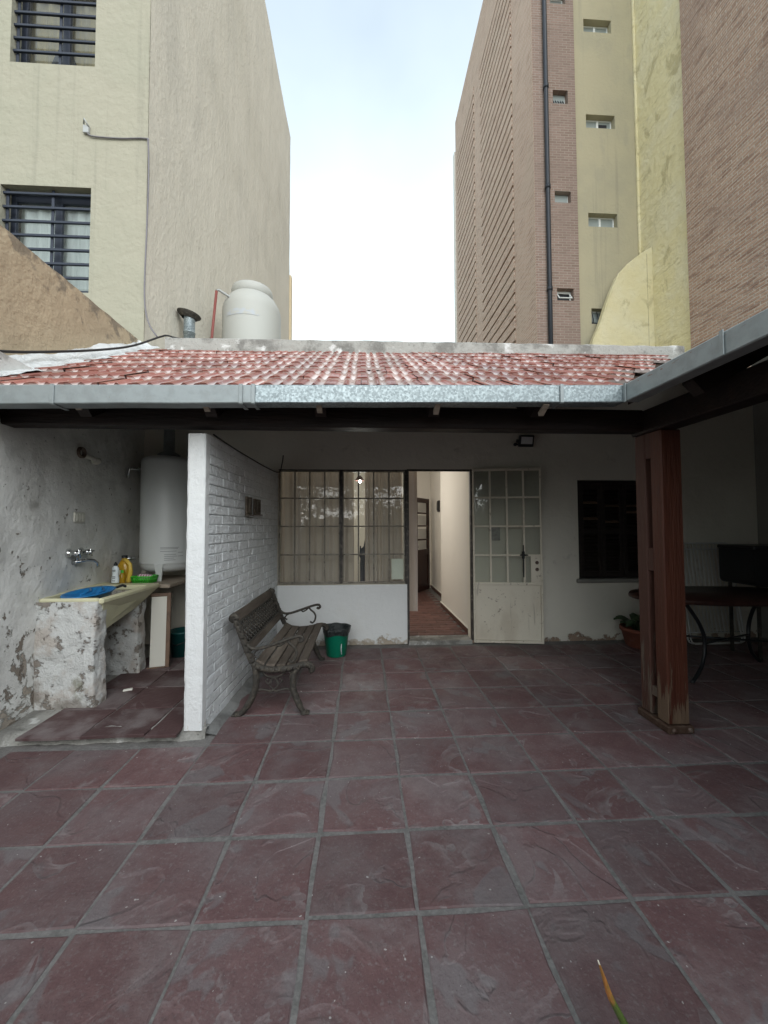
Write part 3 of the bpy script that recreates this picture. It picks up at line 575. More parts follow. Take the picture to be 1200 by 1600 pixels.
# dark shuttered window
sh = part('shuttered_window', MB().cbox(2.79, 2.835, 4.865, 4.93, .80, 2.066, .004).cbox(3.705, 3.75, 4.865, 4.93, .80, 2.066, .004).cbox(2.836, 3.704, 4.865, 4.93, 2.02, 2.066, .004).box(2.80, 3.74, 5.0, 5.02, .78, 2.06), MT['shutter'], house)
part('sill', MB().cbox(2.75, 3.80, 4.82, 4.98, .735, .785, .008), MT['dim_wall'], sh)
for a in (2.838, 3.130, 3.422):
    b = a+.286
    leaf = part('shutter', MB().cbox(a, a+.045, 4.88, 4.915, .80, 2.018, .003).cbox(b-.045, b, 4.88, 4.915, .80, 2.018, .003).cbox(a+.046, b-.046, 4.88, 4.915, .80, .87, .003).cbox(a+.046, b-.046, 4.88, 4.915, 1.95, 2.018, .003).cbox(a+.046, b-.046, 4.88, 4.915, 1.36, 1.42, .003), MT['shutter'], sh)
    sm = None
    for z in [.89+.042*i for i in range(11)] + [1.44+.042*i for i in range(12)]:
        M = Matrix.Translation(((a+b)/2, 4.90, z)) @ Matrix.Rotation(math.radians(40), 4, 'X')
        if sm is None:
            sm = MB().cbox(-.097, .097, -.022, .022, -.004, .004, .0015).mesh('slat'); sm.materials.append(MT['shutter']); sm2 = sm.copy(); sm2.materials.clear(); sm2.materials.append(MT['panel_frame'])
        # thing > part > sub-part: a slat belongs to the shuttered window's leaf
        o = inst('slat', sm if random.random() > .12 or z < 1.5 else sm2, sh, M)  # a few paler upper slats imitate light showing through the slits
# rooms behind the door
part('room_wall', MB().box(-1.25, -1.15, 5.06, 9.0, -.05, 2.8).box(-1.15, 1.75, 8.95, 9.1, -.05, 2.8), MT['inner_wall'], house)
part('hall_wall', MB().cbox(1.395, 1.60, 5.06, 6.84, -.05, 2.8, .004).box(1.58, 1.75, 6.842, 8.948, -.05, 2.8), MT['inner_wall'], house)
part('room_ceiling', MB().box(-1.25, 1.75, 5.055, 9.1, 2.8, 2.9), MT['inner_wall'], house)
part('skirting', MB().cbox(1.380, 1.3945, 5.06, 6.855, .045, .115, .002).cbox(1.567, 1.5795, 6.86, 8.945, .045, .115, .002).cbox(1.382, 1.578, 6.8425, 6.855, .045, .115, .002), MT['skirting'], house)
part('skirting_top', MB().cbox(1.376, 1.3945, 5.06, 6.859, .117, .135, .003).cbox(1.563, 1.5795, 6.862, 8.945, .117, .135, .003), MT['panel_white'], house)
hf = part('hall_floor', MB().box(-1.15, 1.58, 5.055, 8.95, -.05, .040), MT['grout'], house)
itm = slab(.231, .111, 91, .012, .003).mesh('floor_tile'); itm.materials.append(MT['inner_tile'])
rest = MB()
for r in range(32):
    for c in range(-5, 8):
        x = .12 + c*.244 + (.122 if r % 2 else 0); y = 5.12 + r*.122
        if x+.12 > 1.58 or x-.12 < -1.1: continue
        if r < 19 and x > .3: inst('floor_tile', itm, hf, Matrix.Translation((x, y, .048)))
        else: rest.box(x-.115, x+.115, y-.055, y+.055, .036, .048)
part('floor_tiling', rest, MT['inner_tile'], hf, kind='stuff')
# inner door standing ajar
q0, q1 = Vector((1.50, 8.72, .06)), Vector((1.105, 8.14, .06)); qd = (q1-q0); QL = qd.length; qd.normalize()
MI = Matrix((qd, Vector((-qd.y, qd.x, 0)), (0, 0, 1))).transposed().to_4x4(); MI.translation = q0
idr = MB().cbox(0, .10, -.02, .02, 0, 2.03, .004, MI).cbox(QL-.10, QL, -.02, .02, 0, 2.03, .004, MI)
for z in (0, .78, 1.10, 1.40, 1.68, 1.93): idr.cbox(.101, QL-.101, -.018, .018, z, z+(.12 if z in (0, .78) else .035 if z < 1.9 else .10), .003, MI)
idoor = part('inner_door', idr, MT['dark_wood'], house)
part('door_panel', MB().cbox(.102, QL-.102, -.008, .008, .12, .78, .003, MI), MT['dark_wood'], idoor)
for z in (.905, 1.14, 1.44, 1.72): part('pane', MB().add([MI @ Vector(p) for p in ((.102, 0, z), (QL-.102, 0, z), (QL-.102, 0, z+.21), (.102, 0, z+.21))], [(0, 1, 2, 3)]), MT['glass'], idoor)
part('knob', MB().lathe([(0, .05), (.022, .04), (.022, .028), (.010, .02), (.010, 0)], (0, 0, 0), 10, M=MI @ Matrix.Translation((QL-.05, .02, .98)) @ Matrix.Rotation(-math.pi/2, 4, 'X')).lathe([(0, .05), (.022, .04), (.022, .028), (.010, .02), (.010, 0)], (0, 0, 0), 10, M=MI @ Matrix.Translation((QL-.05, -.02, .98)) @ R90), MT['chrome'], idoor)
# curtains, lamp and things seen inside
def curtain(x0, x1, z0, z1, y, amp, k, ph, label):
    def fn(u, v):
        x = x0+(x1-x0)*u; return Vector((x + .01*math.sin(k*x*.7+v), y + amp*math.sin(k*x+ph+.25*math.sin(v*3)) + .35*amp*math.sin(2.3*k*x+v*1.3), z0+(z1-z0)*v))
    o = solo('curtain', MB().grid(fn, int((x1-x0)*110)+8, 14), MT['curtain'], label, 'curtain', ((x0+x1)/2, y, z0), 'curtains inside the steel window')
    return o
curtain(-1.13, -.122, .32, 2.42, 5.16, .022, 46, .3, 'wide beige curtain behind left half of steel window')
curtain(.018, .54, .32, 2.42, 5.17, .026, 58, 1.1, 'beige curtain with deep folds behind right half of steel window')
curtain(.585, .72, .34, 2.45, 5.14, .012, 40, 0, 'narrow beige curtain edge hanging just inside open doorway')
pl = thing('pendant_lamp', 'small lit pendant lamp glowing inside room behind steel window', 'lamp', (-.055, 6.5, 2.2))
part('cord', MB().tube([(-.055, 6.5, 2.31), (-.055, 6.5, 2.80)], .006, 6), MT['black_plastic'], pl)
part('shade', MB().lathe([(.02, 2.33), (.04, 2.31), (.075, 2.255), (.08, 2.245), (.074, 2.25), (.035, 2.295)], (-.055, 6.5, 0), 20), MT['dark_wood'], pl)
em = bpy.data.materials.new('lit_bulb'); em.use_nodes = True; eb = em.node_tree.nodes['Principled BSDF']; eb.inputs['Emission Color'].default_value = (1, .85, .62, 1); eb.inputs['Emission Strength'].default_value = 12
part('bulb', MB().lathe([(0, 2.205), (.020, 2.212), (.028, 2.23), (.022, 2.25), (.012, 2.27)], (-.055, 6.5, 0), 14), em, pl)
ld = bpy.data.lights.new('bulb_light', 'POINT'); ld.energy = 23; ld.color = (1, .96, .89); ld.shadow_soft_size = .10
lo = bpy.data.objects.new('bulb_light', ld); C.objects.link(lo); lo.location = (0, 0, -.12); lo.parent = pl
pt = thing('potted_cactus', 'dark tall potted cactus in gap between curtains inside window', 'plant', (.01, 5.45, .05))
part('pot', MB().lathe([(0, .05), (.09, .05), (.12, .30), (.13, .30), (.13, .33), (.105, .33), (.09, .28), (0, .28)], (.01, 5.45, 0), 16), MT['black_plastic'], pt)
part('stem', MB().tube([(.01, 5.45, .25), (.012, 5.45, .6), (.008, 5.45, .95), (.015, 5.45, 1.15), (.015, 5.45, 1.19)], [.05, .055, .052, .045, .01], 9).tube([(.03, 5.45, .95), (-.03, 5.44, 1.06), (-.035, 5.44, 1.2)], [.02, .025, .008], 7).tube([(.01, 5.45, 1.1), (.035, 5.45, 1.2), (.04, 5.45, 1.31)], [.02, .026, .008], 7), MT['grille'], pt)
solo('wall_ornament', MB().cbox(1.55, 1.5785, 7.80, 7.98, 1.77, 2.0, .006).cbox(1.535, 1.5495, 7.83, 7.95, 1.80, 1.97, .004), MT['black_plastic'], 'small dark ornament hanging on cream hallway wall', 'ornament', (1.578, 7.89, 1.77))

# ------------------------------------------------------------------ walls around the patio
def lwf(u, v):
    y = 2.3 + u*2.6; z = -.05 + v*2.75
    b = .026*nz(y*1.6, z*1.6, 3) + .010*nz(y*5, z*5, 9) + .003*nz(y*17, z*17, 2) + .05*max(0, .5-z)*(.6+nz(y*3, 1, 1))
    return Vector((XL(y)+b, y, z))
lw = thing('laundry_wall', 'old whitewashed wall with peeling plaster behind laundry sink', 'wall', (-2.6, 3.5, 0))
part('plaster_face', MB().grid(lambda u, v: lwf(u, v), 110, 110), MT['plaster_old'], lw)
part('wall_core', MB().box(-2.92, -2.72, -3.2, 4.84, -.05, 2.52).box(-2.72, -2.50, -3.2, 2.31, -.05, 2.52), MT['plaster_old'], lw)
bw = thing('boundary_wall', 'tan stucco boundary wall rising above left edge of tiled roof', 'wall', (-2.85, 3, 2.5))
def bwf(u, v):
    y = -3.2 + u*7.98; z = 2.45 + min(v/.9, 1)*1.32; top = v > .9
    return Vector((-2.75 + .008*nz(y*3, z*3, 1) - (.16 if v > .99 else 0), y, z + .010*nz(y*6, 0, 4)*(1 if v >= .9 else 0)))
part('stucco_face', MB().grid(bwf, 160, 10, smooth=False).box(-2.915, -2.78, -3.2, 4.78, 2.53, 3.74), MT['stucco_tan'], bw)
part('broken_edge', MB().grid(lambda u, v: Vector((-2.74 + v*.035, 4.70+u*.10+.02*nz(u*5, v*5, 2), 3.76 - u*.13 - v*.12 + .03*nz(u*4, v*6, 8))), 6, 4), MT['concrete'], bw)

# painted brick partition with its smooth end pilaster
bp = thing('brick_partition_wall', 'white painted brick partition with smooth end pilaster between laundry and bench', 'wall', (-1.2, 3.9, 0))
SK = math.atan((1.122-1.05)/(4.85-2.80))
MBk = Matrix.Translation((-1.122, 2.80, 0)) @ Matrix.Rotation(-SK, 4, 'Z')
TOP = 2.16
def pil(u, v):
    c = [(-.128, 0), (-.002, 0), (-.002, .075), (-.128, .075)]; k = min(int(u*4), 3); f = u*4-k; p, q = c[k], c[(k+1) % 4]
    x = p[0]+(q[0]-p[0])*f; y = p[1]+(q[1]-p[1])*f; z = .05 + (TOP-.07)*v
    e = min(f, 1-f); ch = -.006*max(0, 1-e/.06) - (.010*max(0, nz(z*7, x*9+k, 5)-.25) if e < .12 else 0)
    cx, cy = x+.065, y-.0375; n = .0025*nz(x*5, y*5, z*2) + .0015*nz(x*9, y*9, z*9) + ch
    return MBk @ Vector((x + (n if cx > 0 else -n), y + (n if cy > 0 else -n), z))
part('pilaster', MB().grid(pil, 64, 120).box(-.12, -.01, .008, .07, .05, TOP-.022, MBk), MT['white_paint'], bp)
part('mortar_core', MB().box(-.123, -.012, .077, 2.04, -.02, TOP-.01, MBk), MT['mortar_white'], bp)
bmes = {}
def brick_mesh(L, s):
    k = (round(L, 3), s)
    if k not in bmes:
        rr = random.Random(s*7+3); mb = MB().cbox(-.008, 0, 0, L, 0, .0655, .0025)
        mb.v = [Vector((v.x + rr.uniform(-.0012, .0012), v.y+rr.uniform(-.001, .001), v.z+rr.uniform(-.0012, .0012))) for v in mb.v]
        me = mb.mesh('brick'); me.materials.append(MT['brick_white']); bmes[k] = me
    return bmes[k]
nb = 0
for r in range(29):
    z = .015 + r*.0738; y = .078; off = (r % 2)*.125
    if z+.066 > TOP: break
    while y < 2.03:
        L = min(.24, 2.038-y)
        if off: L = .24-.125; off = 0
        if L > .03:
            M = MBk @ Matrix.Translation((-.0035+random.uniform(-.0022, .003), y, z+random.uniform(-.001, .001)))
            inst('brick', brick_mesh(L, random.randrange(4)), bp, M); nb += 1
        y += L+.0095
def ks(u, v):
    y = .03 + u*2.0; p = [(.0, .03), (.025, .022), (.08, .004), (.11, -.012)][round(v*3)]
    return MBk @ Vector((p[0]*(1+.3*nz(y*4, v, 1)), y, p[1]+.012*nz(y*6, v*2, 2)))
part('mortar_skirting', MB().grid(lambda u, v: ks(u, v), 50, 3), MT['mortar_band'], bp)

# ------------------------------------------------------------------ tall neighbours
lb = thing('apartment_building', 'tall pale stucco apartment block with barred windows on left', 'building', (-6, 9, 0))
lh = [(-4.50, -3.455, 7.42, 8.75), (-4.56, -3.46, 4.43, 5.80)]
part('front_wall', MB().wall((0, 4.95, 0), (1, 0, 0), (0, 0, 1), (0, -1, 0), (-9, -2.772), (0, 16.4), lh, .22), MT['stucco_green'], lb)
def swf(u, v):
    y = 4.951 + u*9.45; z = v*16.4; return Vector((-2.766 + .012*nz(y*1.3, z*1.3, 2)*min(1, u*6), y, z))
part('side_wall', MB().grid(swf, 60, 90), MT['stucco_beige'], lb)
part('corner_strip', MB().cbox(-2.9, -2.70, 14.40, 14.62, 0, 11.0, .01), material('cream_strip', (.62, .52, .35), .9), lb)
part('rear_wall', MB().box(-9, -2.8, 14.2, 14.395, 0, 16.39).box(-9, -2.8, 5.2, 14.2, 16.2, 16.38), MT['stucco_beige'], lb)
for n_, (x0, x1, z0, z1) in enumerate(lh):
    wd = part('window', MB().cbox(x0, x0+.07, 5.10, 5.15, z0, z1, .004).cbox(x1-.05, x1, 5.10, 5.15, z0, z1, .004).cbox((x0+x1)/2+.0, (x0+x1)/2+.09, 5.10, 5.15, z0, z1, .004).cbox(x0+.07, x1-.05, 5.103, 5.147, z1-.10, z1, .004).cbox(x0+.07, x1-.05, 5.103, 5.147, z0, z0+.06, .004), MT['grille'], lb)
    part('pane', MB().add([(x0, 5.13, z0), (x1, 5.13, z0), (x1, 5.13, z1), (x0, 5.13, z1)], [(0, 1, 2, 3)]), MT['glass'], wd)
    nb_ = 8
    for i in range(nb_):
        z = z0+.03+(z1-z0-.1)*i/(nb_-1)
        part('grille_bar', MB().cbox(x0-.02, x1, 4.985, 5.012, z-.016, z+.016, .004), MT['grille'], wd)
    part('grille_post', MB().cbox(x0+.015, x0+.05, 5.013, 5.03, z0, z1, .003).cbox((x0+x1)/2+.02, (x0+x1)/2+.055, 5.013, 5.03, z0, z1, .003), MT['grille'], wd)
    cm = MT['win_blind'] if n_ == 0 else MT['win_curtain']
    part('drape', MB().grid(lambda u, v: Vector((x0+(x1-x0)*u, 5.24+.02*math.sin(u*42+v), z0+(z1-z0)*v)), 70, 6), cm, wd)
    if n_ == 0: part('cushion', MB().lathe([(0, 0), (.20, .02), (.19, .2), (.11, .42), (.03, .55), (0, .56)], (-4.02, 5.19, z0+.02), 14, sy=.15), MT['grille'], wd)
    part('back_box', MB().box(x0-.1, x1+.1, 5.30, 5.34, z0-.1, z1+.1), MT['dark_room'], wd)

tw = thing('brick_tower', 'tall brick apartment tower with small windows and black drain pipe', 'building', (8, 14, 0))
wh = [(5.56, 6.01, 13.82, 14.23), (5.555, 6.04, 10.83, 11.17), (5.57, 6.06, 7.93, 8.29), (5.53, 6.0, 16.9, 17.25)]
ohs = [(6.57, 7.42, 16.17, 16.57), (6.58, 7.46, 13.2, 13.61), (6.585, 7.46, 10.2, 10.61), (6.61, 7.46, 7.3, 7.76)]
part('brick_front', MB().wall((0, 10.5, 0), (1, 0, 0), (0, 0, 1), (0, -1, 0), (4.965, 6.235), (0, 23.1), wh, .3), MT['brick_front'], tw)
part('ochre_front', MB().wall((0, 10.56, 0), (1, 0, 0), (0, 0, 1), (0, -1, 0), (6.24, 8.13), (0, 23.1), ohs, .3), MT['ochre'], tw)
part('side_core', MB().box(5.03, 5.3, 10.81, 19.6, 0, 23.1), MT['dark_room'], tw)  # near-black colour paints the shade inside the grooves between the bands
part('side_face', MB().box(4.96, 5.028, 10.505, 12.0, 0, 23.1).box(4.96, 5.028, 15.3, 16.2, 0, 23.1).box(4.96, 5.028, 19.2, 19.6, 0, 23.1), MT['brick_side'], tw)
part('edge_strip', MB().cbox(4.90, 5.1, 19.61, 19.9, 0, 21.5, .01), MT['inner_wall'], tw)
part('rear_block', MB().box(5.31, 8.13, 10.9, 19.6, 0, 23.05), MT['ochre'], tw)
for (y0, y1) in ((12.004, 15.296), (16.204, 19.196)):
    me = MB().box(4.93, 5.028, y0, y1, 0, .315).mesh('brick_band'); me.materials.append(MT['brick_side'])
    for i in range(44):
        z = 3.5 + i*.40
        inst('brick_band', me, tw, Matrix.Translation((random.uniform(-.004, .004), 0, z)))
    part('band_cap', MB().box(4.96, 5.028, y0, y1, 3.5+44*.40, 23.1), MT['brick_side'], tw)
    part('band_foot', MB().box(4.96, 5.028, y0, y1, 0, 3.49), MT['brick_side'], tw)
for k, (x0, x1, z0, z1) in enumerate(wh+ohs):
    yy = 10.66 if k < 4 else 10.72
    wd = part('window', MB().cbox(x0, x0+.035, yy, yy+.05, z0, z1, .004).cbox(x1-.035, x1, yy, yy+.05, z0, z1, .004).cbox(x0+.036, x1-.036, yy, yy+.05, z0, z0+.035, .004).cbox(x0+.036, x1-.036, yy, yy+.05, z1-.035, z1, .004), MT['alu'], tw)
    if k >= 4: part('mullion', MB().cbox((x0+x1)/2-.03, (x0+x1)/2+.03, yy-.01, yy+.045, z0+.036, z1-.036, .004), MT['alu'], wd)
    if k == 2:
        M = Matrix.Translation(((x0+x1)/2, yy, z1-.05)) @ Matrix.Rotation(math.radians(-35), 4, 'X')
        part('tilted_sash', MB().cbox(-.2, .2, -.012, .012, -.30, -.27, .003, M).cbox(-.2, .2, -.012, .012, -.03, 0, .003, M).cbox(-.2, -.17, -.012, .012, -.27, -.03, .003, M).cbox(.17, .2, -.012, .012, -.27, -.03, .003, M), MT['alu'], wd)
    if k in (0, 1): part('blind', MB().cbox(x0+.036, x1-.036, yy-.02, yy-.002, z0+.05, z1, .003), MT['frost'], wd)
    part('pane', MB().box(x0+.03, x1-.03, yy+.02, yy+.024, z0+.03, z1-.03), MT['frost'] if k not in (2,) else MT['dark_room'], wd)
    if k == 5: part('open_gap', MB().box((x0+x1)/2+.035, x1-.14, yy+.008, yy+.018, z0+.04, z1-.12), MT['dark_room'], wd)
    if k in (0, 7): part('window_bars', (lambda mb: [mb.tube([(x0+.04+(x1-x0-.08)*t, yy-.04, z0+.02), (x0+.05+(x1-x0-.08)*(t+.06), yy-.04, z0+.16), (x0+.04+(x1-x0-.08)*t, yy-.04, z0+(.22 if k == 0 else .42))], .012, 5) for t in (.05, .25, .45, .65, .85)] and mb)(MB()).box(x0+.03, x1-.03, yy-.05, yy-.03, z0+.08, z0+.10), MT['drain'], wd)
dp = part('drain_pipe', MB().tube([(5.315, 10.42, 3.4), (5.315, 10.42, 10), (5.315, 10.42, 17), (5.315, 10.42, 23)], .062, 10), MT['drain'], tw)
for z in (5.2, 8.2, 11.2, 14.2, 17.2): part('pipe_collar', MB().lathe([(.064, -.05), (.078, -.05), (.078, .05), (.064, .05)], (5.315, 10.42, z), 12).box(5.28, 5.35, 10.48, 10.499, z-.02, z+.02), MT['drain'], dp)
part('yellow_face', MB().grid(lambda u, v: Vector((8.13-.001, 10.558-u*1.69, v*23.1)), 4, 4), MT['yellow'], tw)
part('edge_moulding', MB().cbox(8.06, 8.128, 10.50, 10.556, 8.9, 23.1, .006), MT['yellow'], tw)
part('near_brick_face', MB().box(8.05, 8.4, 3.0, 8.865, 0, 23.1).box(8.132, 8.4, 8.867, 10.55, 0, 23.1), MT['brick_near'], tw)
gp = [(6.36, 3.2), (8.127, 3.2), (8.127, 9.30), (7.86, 9.12), (7.72, 9.02), (7.42, 8.78), (7.16, 8.5), (6.97, 8.08), (6.79, 7.62), (6.62, 7.12), (6.40, 6.62), (6.3, 6.3)]
gw = thing('gable_wall', 'low yellow wall with sloping top in front of tower', 'wall', (7.2, 10.2, 3.2))
part('gable_face', MB().prism(gp, .25, 'y', 10.1), MT['yellow_low'], gw)
part('weathered_cap', MB().tube([(x, 10.15, z+.01) for x, z in gp[2:]], .02, 6, flat=1.0), MT['yellow_low'], gw)
part('joint', MB().cbox(7.957, 7.963, 10.097, 10.0995, 3.5, 9.1, .0005), MT['rust'], gw)

# garden end behind the viewer, mirrored in the panes
solo('garden_wall', MB().cbox(-3, 6, -9.2, -9.0, -.06, 1.95, .01), MT['garden_wall'], 'low garden wall at far end of patio behind the viewer', 'wall', (1, -9.1, 0))
def tree(x, y, h, seed, label):
    rr = random.Random(seed); t = thing('leafy_tree', label, 'tree', (x, y, -.06), 'trees mirrored in the glass')
    mb = MB().tube([(x, y, -.06), (x+.05, y, h*.25), (x-.08, y+.05, h*.5), (x, y, h*.8)], [.17, .13, .10, .04], 9)
    cl = []
    for i in range(16):
        a = rr.uniform(0, 6.28); rad = rr.uniform(.5, 2.0); cz = h*rr.uniform(.42, 1.0); c = Vector((x+math.cos(a)*rad, y+math.sin(a)*rad, cz)); cl.append((c, rr.uniform(.45, .85)))
        mb.tube([(x, y, cz*.65), (x+math.cos(a)*rad*.5, y+math.sin(a)*rad*.5, cz*.88), c], [.05, .03, .012], 6)
    part('trunk', mb, MT['bark'], t)
    cr = MB()
    for c, r in cl:
        for i in range(150):
            d = Vector((rr.gauss(0, 1), rr.gauss(0, 1), rr.gauss(0, .75))); p = c + d*r*.55
            a = Vector((rr.uniform(-1, 1), rr.uniform(-1, 1), rr.uniform(-.6, .6))).normalized(); b = a.orthogonal().normalized(); s = rr.uniform(.06, .12)
            cr.add([p-a*s, p+b*s*.45, p+a*s, p-b*s*.45], [(0, 1, 2, 3)])
    part('crown', cr, MT['tree_leaf'], t)
tree(-2.2, -8.0, 3.3, 3, 'left broad leafy tree behind viewer mirrored in window')
tree(.1, -6.4, 3.6, 5, 'middle tall leafy tree behind viewer mirrored in window')
tree(2.6, -8.0, 3.4, 8, 'right leafy tree behind viewer mirrored in door glass')

# ------------------------------------------------------------------ gallery post
po = thing('wooden_post', 'worn red wooden gallery post with long slots and chipped base', 'post', (2.24, 2.8, 0))
part('timber', MB().cbox(2.165, 2.322, 2.665, 2.775, .055, 2.174, .008), MT['post'], po)
part('timber', MB().cbox(2.167, 2.322, 2.832, 2.94, .055, 2.174, .008), MT['post_side'], po)
for a_, b_ in ((1.13, 1.30), (.20, .27), (1.98, 2.174)): part('spacer', MB().cbox(2.172, 2.315, 2.776, 2.831, a_, b_, .004), MT['post_side'], po)
part('slot_backing', MB().box(2.24, 2.30, 2.777, 2.830, .06, 1.98), MT['beam'], po)
part('plinth', MB().cbox(2.145, 2.342, 2.645, 2.96, -.004, .053, .010), MT['plinth'], po)
fs = MB()
for x in (2.185, 2.30): fs.lathe([(0, .012), (.014, .010), (.018, 0)], (x, 2.642, .028), 10, M=R90)
part('bolt', fs, MT['rust'], po)

# ------------------------------------------------------------------ laundry corner
def WX(y, z): return lwf((y-2.3)/2.6, (z+.05)/2.75).x - .004
sk = thing('laundry_sink', 'cream enamel laundry sink set on two flaking masonry supports', 'sink', (-2.3, 3.6, .06))
def supp(x0, x1, y0, y1, z0, z1, s):
    def fn(u, v):
        a = u*4 % 4; k = int(a); f = a-k
        cx = [(x0, y0), (x1, y0), (x1, y1), (x0, y1)]; p, q = cx[k % 4], cx[(k+1) % 4]
        x = p[0]+(q[0]-p[0])*f; y = p[1]+(q[1]-p[1])*f; z = z0+(z1-z0)*min(v, 1)
        flare = .035*max(0, .25-v)
        dx, dy = (x-(x0+x1)/2), (y-(y0+y1)/2); L = math.hypot(dx, dy) or 1
        n = .020*nz(x*4+s, y*4, z*4) + .012*nz(x*11, y*11+s, z*11) + .005*nz(x*30, y*30, z*30+s) + flare - .02*max(0, f-.93 if f > .5 else .07-f)*4
        return Vector((x+dx/L*n, y+dy/L*n, z))
    mb = MB().grid(fn, 96, 48)
    return mb.box(x0+.02, x1-.02, y0+.02, y1-.02, z1-.02, z1-.004)
part('support', supp(-2.66, -2.10, 3.17, 3.31, .02, .885, 1), MT['sink_masonry'], sk)
part('support', supp(-2.66, -2.17, 3.88, 4.02, .02, .86, 7), MT['sink_masonry'], sk)
bx0, bx1, by0, by1 = -2.62, -2.06, 3.19, 4.06
ZB = .905
bs = MB().cbox(bx0, bx0+.07, by0, by1, ZB-.05, ZB+.01, .012).cbox(bx1-.045, bx1, by0, by1, ZB-.05, ZB, .014).cbox(bx0+.071, bx1-.046, by0, by0+.05, ZB-.05, ZB, .012).cbox(bx0+.071, bx1-.046, by1-.16, by1, ZB-.05, ZB, .012)
part('rim', bs, MT['enamel_cream'], sk)
T = [(bx0+.06, by0+.03), (bx1-.012, by0+.03), (bx1-.012, by1-.03), (bx0+.06, by1-.03)]; Bm = [(bx0+.1, by0+.13, .62), (bx1-.10, by0+.13, .60), (bx1-.12, by1-.20, .70), (bx0+.1, by1-.20, .72)]
tb = [Vector((x, y, ZB-.048)) for x, y in T] + [Vector(p) for p in Bm]
ti = [Vector((x*.9+(-2.34)*.1, y*.92+3.6*.08, ZB-.03)) for x, y in T] + [Vector((p[0], p[1], p[2]+.025)) for p in Bm]
part('basin', MB().add(tb, [(0, 1, 5, 4), (1, 2, 6, 5), (2, 3, 7, 6), (3, 0, 4, 7), (4, 5, 6, 7)]).add(ti, [(1, 0, 4, 5), (2, 1, 5, 6), (3, 2, 6, 7), (0, 3, 7, 4), (7, 6, 5, 4)]), MT['enamel_cream'], sk)
bt = thing('washing_basin', 'flat blue plastic basin with dark handle lying in laundry sink', 'basin', (-2.35, 3.53, .86))
Mb = Matrix.Rotation(math.radians(3), 4, 'X')
part('bowl', MB().lathe([(0, -.05), (.12, -.05), (.155, .002), (.168, .010), (.163, .016), (.148, .010), (.11, -.035), (0, -.035)], (-2.37, 3.50, ZB-.006), 30, sx=1.0, sy=1.45, M=Mb), MT['blue_plastic'], bt)
part('ribs', MB().tube([(-2.25, 3.42, ZB+.008), (-2.29, 3.56, ZB+.008), (-2.38, 3.68, ZB+.010)], .008, 6).tube([(-2.33, 3.34, ZB+.008), (-2.38, 3.53, ZB+.008), (-2.46, 3.64, ZB+.010)], .008, 6), MT['blue_plastic'], bt)
part('handle', MB().tube([(-2.27, 3.68, ZB+.01), (-2.23, 3.73, ZB+.025), (-2.19, 3.70, ZB+.02)], .012, 7), MT['black_plastic'], bt)
fc = thing('wall_faucet', 'chrome wall faucet with two cross handles above laundry sink', 'faucet', (XL(3.6), 3.62, 1.1))
RY = Matrix.Rotation(math.pi/2, 4, 'Y')
for y in (3.52, 3.70):
    x = WX(y, 1.242)
    v = part('valve', MB().lathe([(.040, 0), (.042, .012), (.028, .03), (.020, .06), (.026, .065), (.026, .085), (0, .09)], (x, y, 1.242), 18, M=RY), MT['chrome'], fc)
    part('cross_handle', MB().tube([(x+.10, y-.038, 1.242-.012), (x+.10, y+.038, 1.242+.012)], .007, 6).tube([(x+.10, y-.012, 1.242+.038), (x+.10, y+.012, 1.242-.038)], .007, 6).lathe([(.014, .08), (.014, .108), (0, .112)], (x, y, 1.242), 12, M=RY), MT['chrome'], v)
x = WX(3.62, 1.2)
part('body', MB().tube([(x+.035, 3.52, 1.242), (x+.035, 3.70, 1.242)], .014, 10).tube([(x+.035, 3.61, 1.242), (x+.03, 3.61, 1.17)], .013, 8), MT['chrome'], fc)
part('spout', MB().tube([(x, 3.59, 1.155), (x+.04, 3.61, 1.162), (x+.08, 3.66, 1.172), (x+.11, 3.71, 1.165), (x+.125, 3.735, 1.14), (x+.127, 3.74, 1.105)], [.022, .014, .013, .013, .013, .014], 10), MT['chrome'], fc)
ol = thing('power_outlet', 'square ivory outlet plate on peeling laundry wall', 'outlet', (XL(3.64), 3.64, 1.56))
x = WX(3.64, 1.56)+.006
part('plate', MB().cbox(x-.03, x+.012, 3.575, 3.705, 1.515, 1.605, .004), MT['outlet'], ol)
for k in range(3): part('switch_module', MB().cbox(x+.0125, x+.018, 3.592+k*.034, 3.620+k*.034, 1.53, 1.59, .002), MT['outlet'], ol)
ps = thing('pipe_stub', 'old round junction box and pipe stub high on laundry wall', 'pipe', (XL(3.7), 3.7, 2.13))
x = WX(3.7, 2.13)
part('ring', MB().lathe([(.05, 0), (.052, .035), (.035, .04), (.03, .01)], (x, 3.63, 2.15), 16, M=RY), MT['rust'], ps)
part('stub', MB().tube([(x, 3.68, 2.135), (x+.05, 3.72, 2.12), (x+.06, 3.79, 2.10)], .022, 8).lathe([(.0, .09), (.028, .08), (.034, .05), (.03, .02)], (x, 3.79, 2.10), 14, M=RY), MT['outlet'], ps)
